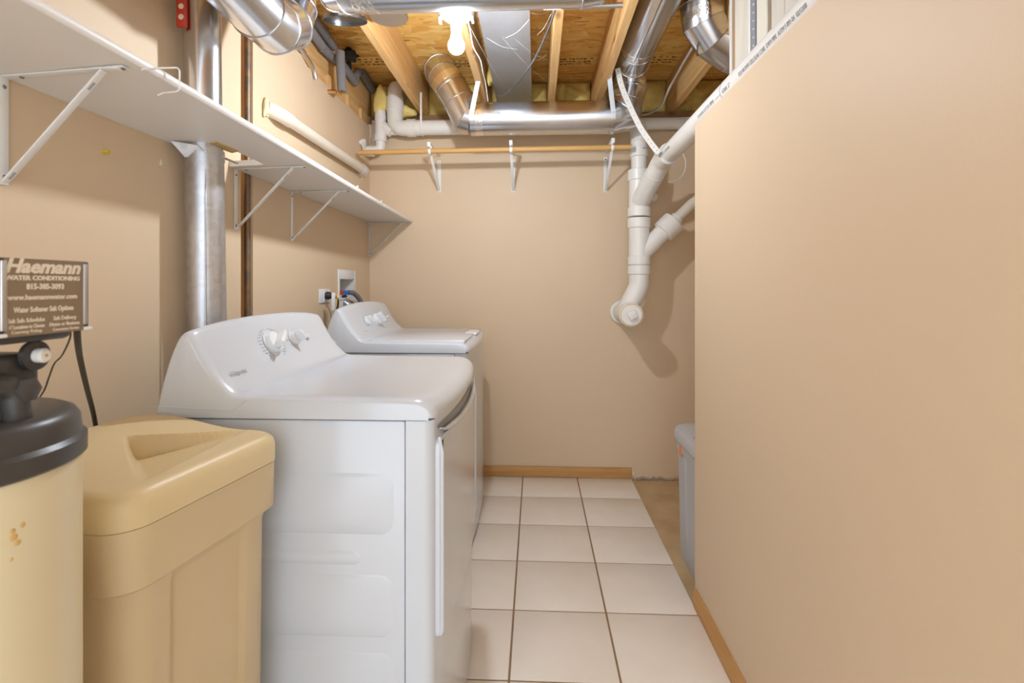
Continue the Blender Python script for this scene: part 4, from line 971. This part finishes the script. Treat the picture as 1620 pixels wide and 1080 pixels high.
# ================================================================== LAMP
def lamp(x, y, label, st, root_mat):
    z = P(722, 22, Y=1.8).z
    la = thing('bulb_lamp', label, 'lamp', (x, y, z-.12))
    MB().lathe((x, y, z-.022), (0, 0, 1), [(.020, -.012), (.024, -.006), (.040, .002), (.053, .012), (.057, .020), (.057, .024), (0, .024)], 40).build('canopy', PORC, la)
    MB().lathe((x, y, z-.062), (0, 0, 1), [(.0185, 0), (.020, .003), (.0205, .03), (.020, .034)], 28).build('socket', PORC, la)
    MB().lathe((x, y, z-.0805), (0, 0, 1), [(.0225, -.012), (.0215, 0), (.0175, .019), (.0145, .0205)], 28).build('bulb_neck', PLASW, la)
    pr = [(.0005, 0)]+[(.0295*math.sin(a), .0295-.0295*math.cos(a)) for a in [k*math.pi*.66/12 for k in range(1, 13)]]
    pr += [(.0215, .0505), (.0200, .054)]
    MB().lathe((x, y, z-.1425), (0, 0, 1), pr, 32).build('bulb', emit('lit_bulb', (.93, 1.02, 1.13), st), la)
    MB().lathe((x, y-.034, z-.0235), (0, -.3, -1), [(0, 0), (.003, 0), (.003, .003), (0, .003)], 10).build('canopy_screw', STEEL, la)
    MB().lathe((x, y, z+.003), (0, 0, 1), [(.05, 0), (.05, .045), (0, .045)], 8).build('ceiling_box', GALVP, la)
    for s_ in (-1, 1):
        MB().box(x+s_*.058-.004, x+s_*.058+.004, y-.012, y+.012, z-.03, z+.03, .001).build('box_ear', GALVP, la)
        MB().lathe((x+s_*.058, y-.012, z-.012), (0, -1, 0), [(0, 0), (.004, 0), (.004, .003), (0, .003)], 8).build('ear_screw', STEEL, la)
    return z
lx = P(722, 66, Y=1.8).x
lz = lamp(lx, 1.8, 'bare lit bulb in white ceiling lampholder', BULB, None)
lamp(.05, -1.35, 'second bare bulb lampholder behind the camera', BULB2, None)
# conduit carrying the box
cy_ = 1.84
cd = thing('metal_conduit', 'thin metal conduit running across the joists beside the bulb', 'conduit', (lx, cy_, lz+.01))
cz0 = P(750, 14, Y=cy_).z
MB().tube([Vector((-.72, cy_, cz0)), Vector((P(985, 2, Y=cy_).x, cy_, cz0))], .0095, 14).build('tube', STEEL, cd)
cxx = P(925, 8, Y=cy_).x
cpl = MB().tube([(cxx-.02, cy_, cz0), (cxx+.02, cy_, cz0)], .0125, 14).build('coupling', STEEL, cd)
for s_ in (-.01, .01): MB().lathe((cxx+s_, cy_-.012, cz0-.004), (0, -1, -.2), [(0, 0), (.004, 0), (.004, .006), (0, .006)], 8).build('set_screw', STEEL, cpl)
xs0, xs1 = P(860, 12, Y=cy_).x, P(888, 10, Y=cy_).x
MB().tube([(xs0, cy_, cz0), (xs1, cy_, cz0)], .0102, 14).build('paper_label', M('pink_label', (.8, .62, .68), .5), cd)

# ================================================================== CABLES IN THE JOIST BAYS
def cableobj(name, pts, r, mat, label, cat='cable', n=8): return tag(MB().tube(smoothpath(pts), r, n).build(name, mat), label, cat)
cableobj('grey_cable', [P(u, v, Y=y) for u, v, y in ((881, 8, 1.9), (868, 45, 2.0), (850, 85, 2.12), (835, 110, 2.2), (815, 135, 2.4), (798, 150, 2.5), (788, 152, 2.56), (783, 145, 2.62))], .0042, M('grey_sheath', (.07, .07, .075), .5), 'grey sheathed cable drooping from conduit to the back duct')
cableobj('white_wire', [P(u, v, Y=y) for u, v, y in ((739, 30, 1.86), (744, 50, 1.9), (749, 75, 2.0), (760, 95, 2.1), (764, 115, 2.2), (768, 130, 2.3), (772, 160, 2.44))], .0022, PLASW, 'thin white wire hanging from the lampholder')
cableobj('metal_cable', [P(u, v, Y=y) for u, v, y in ((1096, 75, 2.3), (1078, 105, 2.45), (1058, 142, 2.6), (1050, 160, 2.72), (1042, 171, 2.80), (1025, 180, 2.93), (1008, 182, 3.0))], .0062, STEEL, 'grey metal cable bending down beside the right joist')
bx = tag(MB().tube(smoothpath([P(u, v, X=-1.036) for u, v in ((470, 70), (478, 80), (488, 94), (496, 108), (500, 125))]), .0075, 10).build('armoured_cable', STEEL), 'short armoured steel cable below overhead elbow at left wall', 'cable')
p = P(474, 75, X=-1.034); MB().tube([p, P(481, 83, X=-1.034)], .011, 10).build('connector', STEEL, bx)
# foam insulated pipes along the edge joist
def foam(label, pts, r=.0225): return tag(MB().tube(pts, r, 18).build('insulated_pipe', FOAMG), label, 'pipe', 'grey foam covered pipes by the edge joist')
XI = -1.05
foam('lower grey foam pipe sleeve, nearest length', [P(470, 18, X=XI), P(509, 73, X=XI)])
foam('lower grey foam pipe sleeve, middle length', [P(510, 75, X=XI), P(533, 98, X=XI)])
foam('lower grey foam pipe sleeve, beyond the upright one', [P(544, 106, X=XI), P(563, 131, X=XI)])
foam('upper grey foam pipe sleeve, nearest length', [P(489, 20, X=XI), P(516, 56, X=XI)])
foam('upper grey foam pipe sleeve, second length with dark joint', [P(516.5, 57, X=XI), P(528, 74, X=XI)])
foam('upper grey foam pipe sleeve, farthest length in the corner', [P(571, 112, X=XI), P(590, 143, X=XI)], .025)
foam('short grey foam elbow between lower and upper sleeves', [P(562, 122, X=XI+.01), P(567, 112, X=XI+.01)], .021)
uy = P(538, 110, X=-.995).y
upi = foam('upright grey foam pipe sleeve with brass end', [(-.995, uy, P(540, 84, X=-.995).z), (-.985, uy, P(537, 141, X=-.985).z)], .0225)
cz_ = P(536, 140, X=-.985).z
bv = MB().tube([(-1.068, uy-.02, cz_-.005), (-1.01, uy-.01, cz_-.005)], .011, 12); bv.tube([(-.99, uy-.02, cz_-.02), (-.985, uy-.005, cz_+.01)], .009, 10); bv.build('brass_end', COPPER, upi)
lump('tar_blob', P(556, 87, X=-1.0), (.035, .05, .022), TAR, 'black tar blob on subfloor beside the upright foam pipe', 'sealant', 4, .6)
lump('tar_streak', P(552, 104, X=-1.062), (.010, .03, .05), TAR, 'black tar streak down the edge joist behind foam pipe', 'sealant', 6, .4)

# ================================================================== INSULATION
labs = ['yellow fibreglass tuft in the left corner bay behind vent pipes', 'yellow fibreglass batt in bay beside left duct elbow', 'yellow fibreglass batt left of the flat duct', 'yellow fibreglass batt between middle and right joists', 'yellow fibreglass batt right of the right duct elbow', 'yellow fibreglass batt in the far right bay']
bays = [(-1.08, -.736), (-.698, -.325), (-.287, .073), (.111, .352), (.39, .828), (.868, 1.25)]
for k, ((x0, x1), lab) in enumerate(zip(bays, labs)):
    w_ = x1-x0; b = MB(); nx_, nz_ = 22, 14; r_ = random.Random(k)
    ph = [(r_.uniform(15, 60), r_.uniform(15, 60), r_.uniform(0, 6)) for _ in range(6)]
    fr_ = []; bk = []
    for i in range(nx_+1):
        for j in range(nz_+1):
            s_, t_ = i/nx_, j/nz_; x = x0+.004+(w_-.008)*s_; z = JB+.002+(JT-JB-.006)*t_
            bul = (1-abs(2*s_-1)**4)*(1-abs(2*t_-1)**4); nz = sum(math.sin(x*a_+z*b_+q) for a_, b_, q in ph)/6
            crease = -.03*math.exp(-((s_-.45-.2*math.sin(t_*3+k))/.05)**2)
            fr_.append((x, BY+.10-.06*bul-.05*nz*bul+crease*-1*bul, z))
    nn = nz_+1; fc = [(i*nn+j, (i+1)*nn+j, (i+1)*nn+j+1, i*nn+j+1) for i in range(nx_) for j in range(nz_)]
    nv = len(fr_); back = [(x, BY+.148, z) for x, y, z in fr_]
    b.v = fr_+back; b.f = fc+[tuple(q+nv for q in reversed(f)) for f in fc]
    edge = [i*nn for i in range(nx_+1)]+[nx_*nn+j for j in range(1, nn)]+[i*nn+nz_ for i in range(nx_-1, -1, -1)]+[j for j in range(nz_-1, 0, -1)]
    for a_, c_ in zip(edge, edge[1:]+edge[:1]): b.f.append((a_, c_, c_+nv, a_+nv))
    o = b.build('insulation_batt', FIBER, sharp=80); tag(o, lab, 'insulation', 'fibreglass batts behind the joists')
lump('insulation_tuft', P(640, 180, Y=3.14), (.07, .05, .035), FIBER, 'loose yellow fibreglass tuft hanging below the left joist', 'insulation', 12, .5)
lump('insulation_tuft', P(603, 160, Y=3.10), (.04, .04, .09), FIBER, 'loose yellow fibreglass tuft beside the corner vent wye', 'insulation', 13, .5)
lump('insulation_tuft', P(776, 118, Y=2.9), (.022, .05, .06), FIBER, 'loose yellow fibreglass strip beside the flat duct', 'insulation', 14, .5)

for x0, x1, y0 in ((-1.03, -.78, 2.90), (.14, .33, 2.95), (.55, .80, 2.95), (-.62, -.36, 2.95)):
    b = MB(); r_ = random.Random(int(x0*100))
    for row in range(3):
        x = x0
        while x < x1:
            l = r_.uniform(.008, .022); b.box(x, min(x+l, x1), y0+row*.034, y0+row*.034+r_.choice((.008, .013)), JT-.0009, JT-.0002); x += l+r_.choice((.004, .006, .02))
    b.build('panel_stamp', STAMP, ce)['kind'] = 'stuff'
wb_ = MB(); r_ = random.Random(3)
for p_, q_ in (((742, 40, 1.95), (800, 140, 2.5)), ((800, 60, 2.0), (838, 30, 1.9)), ((815, 62, 2.1), (866, 95, 2.3)), ((840, 95, 2.2), (866, 85, 2.3)), ((838, 20, 1.9), (872, 16, 1.95)), ((770, 60, 2.0), (818, 78, 2.1)), ((850, 55, 2.0), (872, 22, 1.9)), ((795, 60, 2.1), (866, 130, 2.5))):
    a_, c_ = P(p_[0], p_[1], Y=p_[2]), P(q_[0], q_[1], Y=q_[2]); md = a_.lerp(c_, .5)-Vector((0, 0, .012)); wb_.tube(smoothpath([a_, md, c_], 5), .00032, 4)
cw = tag(wb_.build('cobweb', PLASTER), 'fine dusty cobweb strands around the flat duct', 'cobweb'); cw['kind'] = 'stuff'
# ================================================================== PLASTIC STRAP AND WHITE WIRE
sp = smoothpath([P(u, v, Y=y) for u, v, y in ((977, 108, 2.68), (983, 135, 2.69), (995, 165, 2.66), (1012, 200, 2.62), (1028, 224, 2.57), (1041, 241, 2.53))], 6)
st = thing('perforated_strap', 'white perforated plastic strap hanging from joist to drain pipe', 'strap', tuple(sp[-1]))
b = MB(); rs_ = []
for i, p_ in enumerate(sp):
    t_ = (sp[min(i+1, len(sp)-1)]-sp[max(i-1, 0)]).normalized(); v_ = (p_-Vector((0, 0, H))).normalized(); s_ = t_.cross(v_).normalized()*.0135; n_ = t_.cross(s_).normalized()*.0012
    rs_.append([p_-s_-n_, p_+s_-n_, p_+s_+n_, p_-s_+n_])
b.rings(rs_); sb = b.build('band', PVC, st)
b = MB()
for i in range(1, len(sp)-1, 2):
    p_ = sp[i]; v_ = (p_-Vector((0, 0, H))).normalized(); b.lathe(p_-v_*.0016, -v_, [(0, 0), (.0028, 0), (.0028, .0004), (0, .0004)], 10)
b.build('strap_hole', INK, sb)['kind'] = 'stuff'
MB().obox(sp[-1], Vector((.7, 0, -.7)).normalized(), Vector((0, 1, 0)), Vector((.7, 0, .7)).normalized(), .02, .03, .03, .003).build('buckle', PVC, st)
MB().tube([(PXX+(R3+.0025)*math.cos(a_), 2.535, PZZ+(R3+.0025)*math.sin(a_)) for a_ in [2*math.pi*k/32 for k in range(32)]], .0022, 6, closed=True).build('loop', PVC, st)
cableobj('white_loop_wire', [P(u, v, Y=y) for u, v, y in ((1079, 240, 2.95), (1084, 252, 2.95), (1084, 268, 2.96), (1076, 281, 2.98), (1066, 287, 3.0), (1057, 288, 3.0))], .0035, PVC, 'short white wire curling below the drain pipe', 'wire')

# ================================================================== TRASH CAN
tx, ty = .776, 2.168
tc_ = thing('trash_can', 'grey plastic bin with lid standing behind the right partition', 'trash can', (tx, ty, -.009))
zb = -.0085
def tr(hx, hy, r, z): return rrect(tx, ty, hx, hy, r, 0, z, 8)
b = MB().rings([tr(.134, .170, .05, zb), tr(.138, .174, .05, .03), tr(.148, .188, .07, .47), tr(.154, .194, .075, .472), tr(.155, .195, .075, .515), tr(.145, .187, .07, .517)])
can = b.build('body', CANG, tc_)
b = MB().rings([tr(.160, .20, .085, .512), tr(.165, .205, .09, .518), tr(.165, .205, .09, .548), tr(.160, .20, .086, .560), tr(.145, .185, .08, .567), tr(.05, .07, .03, .573)])
lo_ = b.build('lid', CANG, tc_)
MB().lathe((tx, ty, .566), (0, 0, 1), [(.0, 0), (.098, 0), (.098, .005), (.09, .009), (0, .012)], 40).build('swing_flap', CANG, lo_)
MB().tube([(tx+.099*math.cos(a_), ty+.099*math.sin(a_), .5695) for a_ in [2*math.pi*k/48 for k in range(48)]], .0016, 6, closed=True).build('flap_gap', DARKGAP, lo_)
MB().box(tx-.135, tx-.102, ty-.05, ty+.02, .560, .5695, .003).build('latch', CANG, lo_)
MB().box(tx-.137, tx-.101, ty-.0535, ty-.0505, .560, .5688).build('latch_gap', DARKGAP, lo_)
MB().box(tx-.083, tx-.055, ty-.03, ty+.02, .5745, .5775).build('orange_sticker', ORANGE, lo_)
MB().box(tx-.1565, tx-.150, ty+.05, ty+.08, .46, .50, .001).build('side_sticker', ORANGE, can)
for y in (ty-.1, ty+.02): MB().tube([(tx-.137, y, .04), (tx-.147, y, .46)], .004, 8).build('rib', CANG, can)

for o in bpy.data.objects:
    if '_o' in o.keys(): del o['_o']
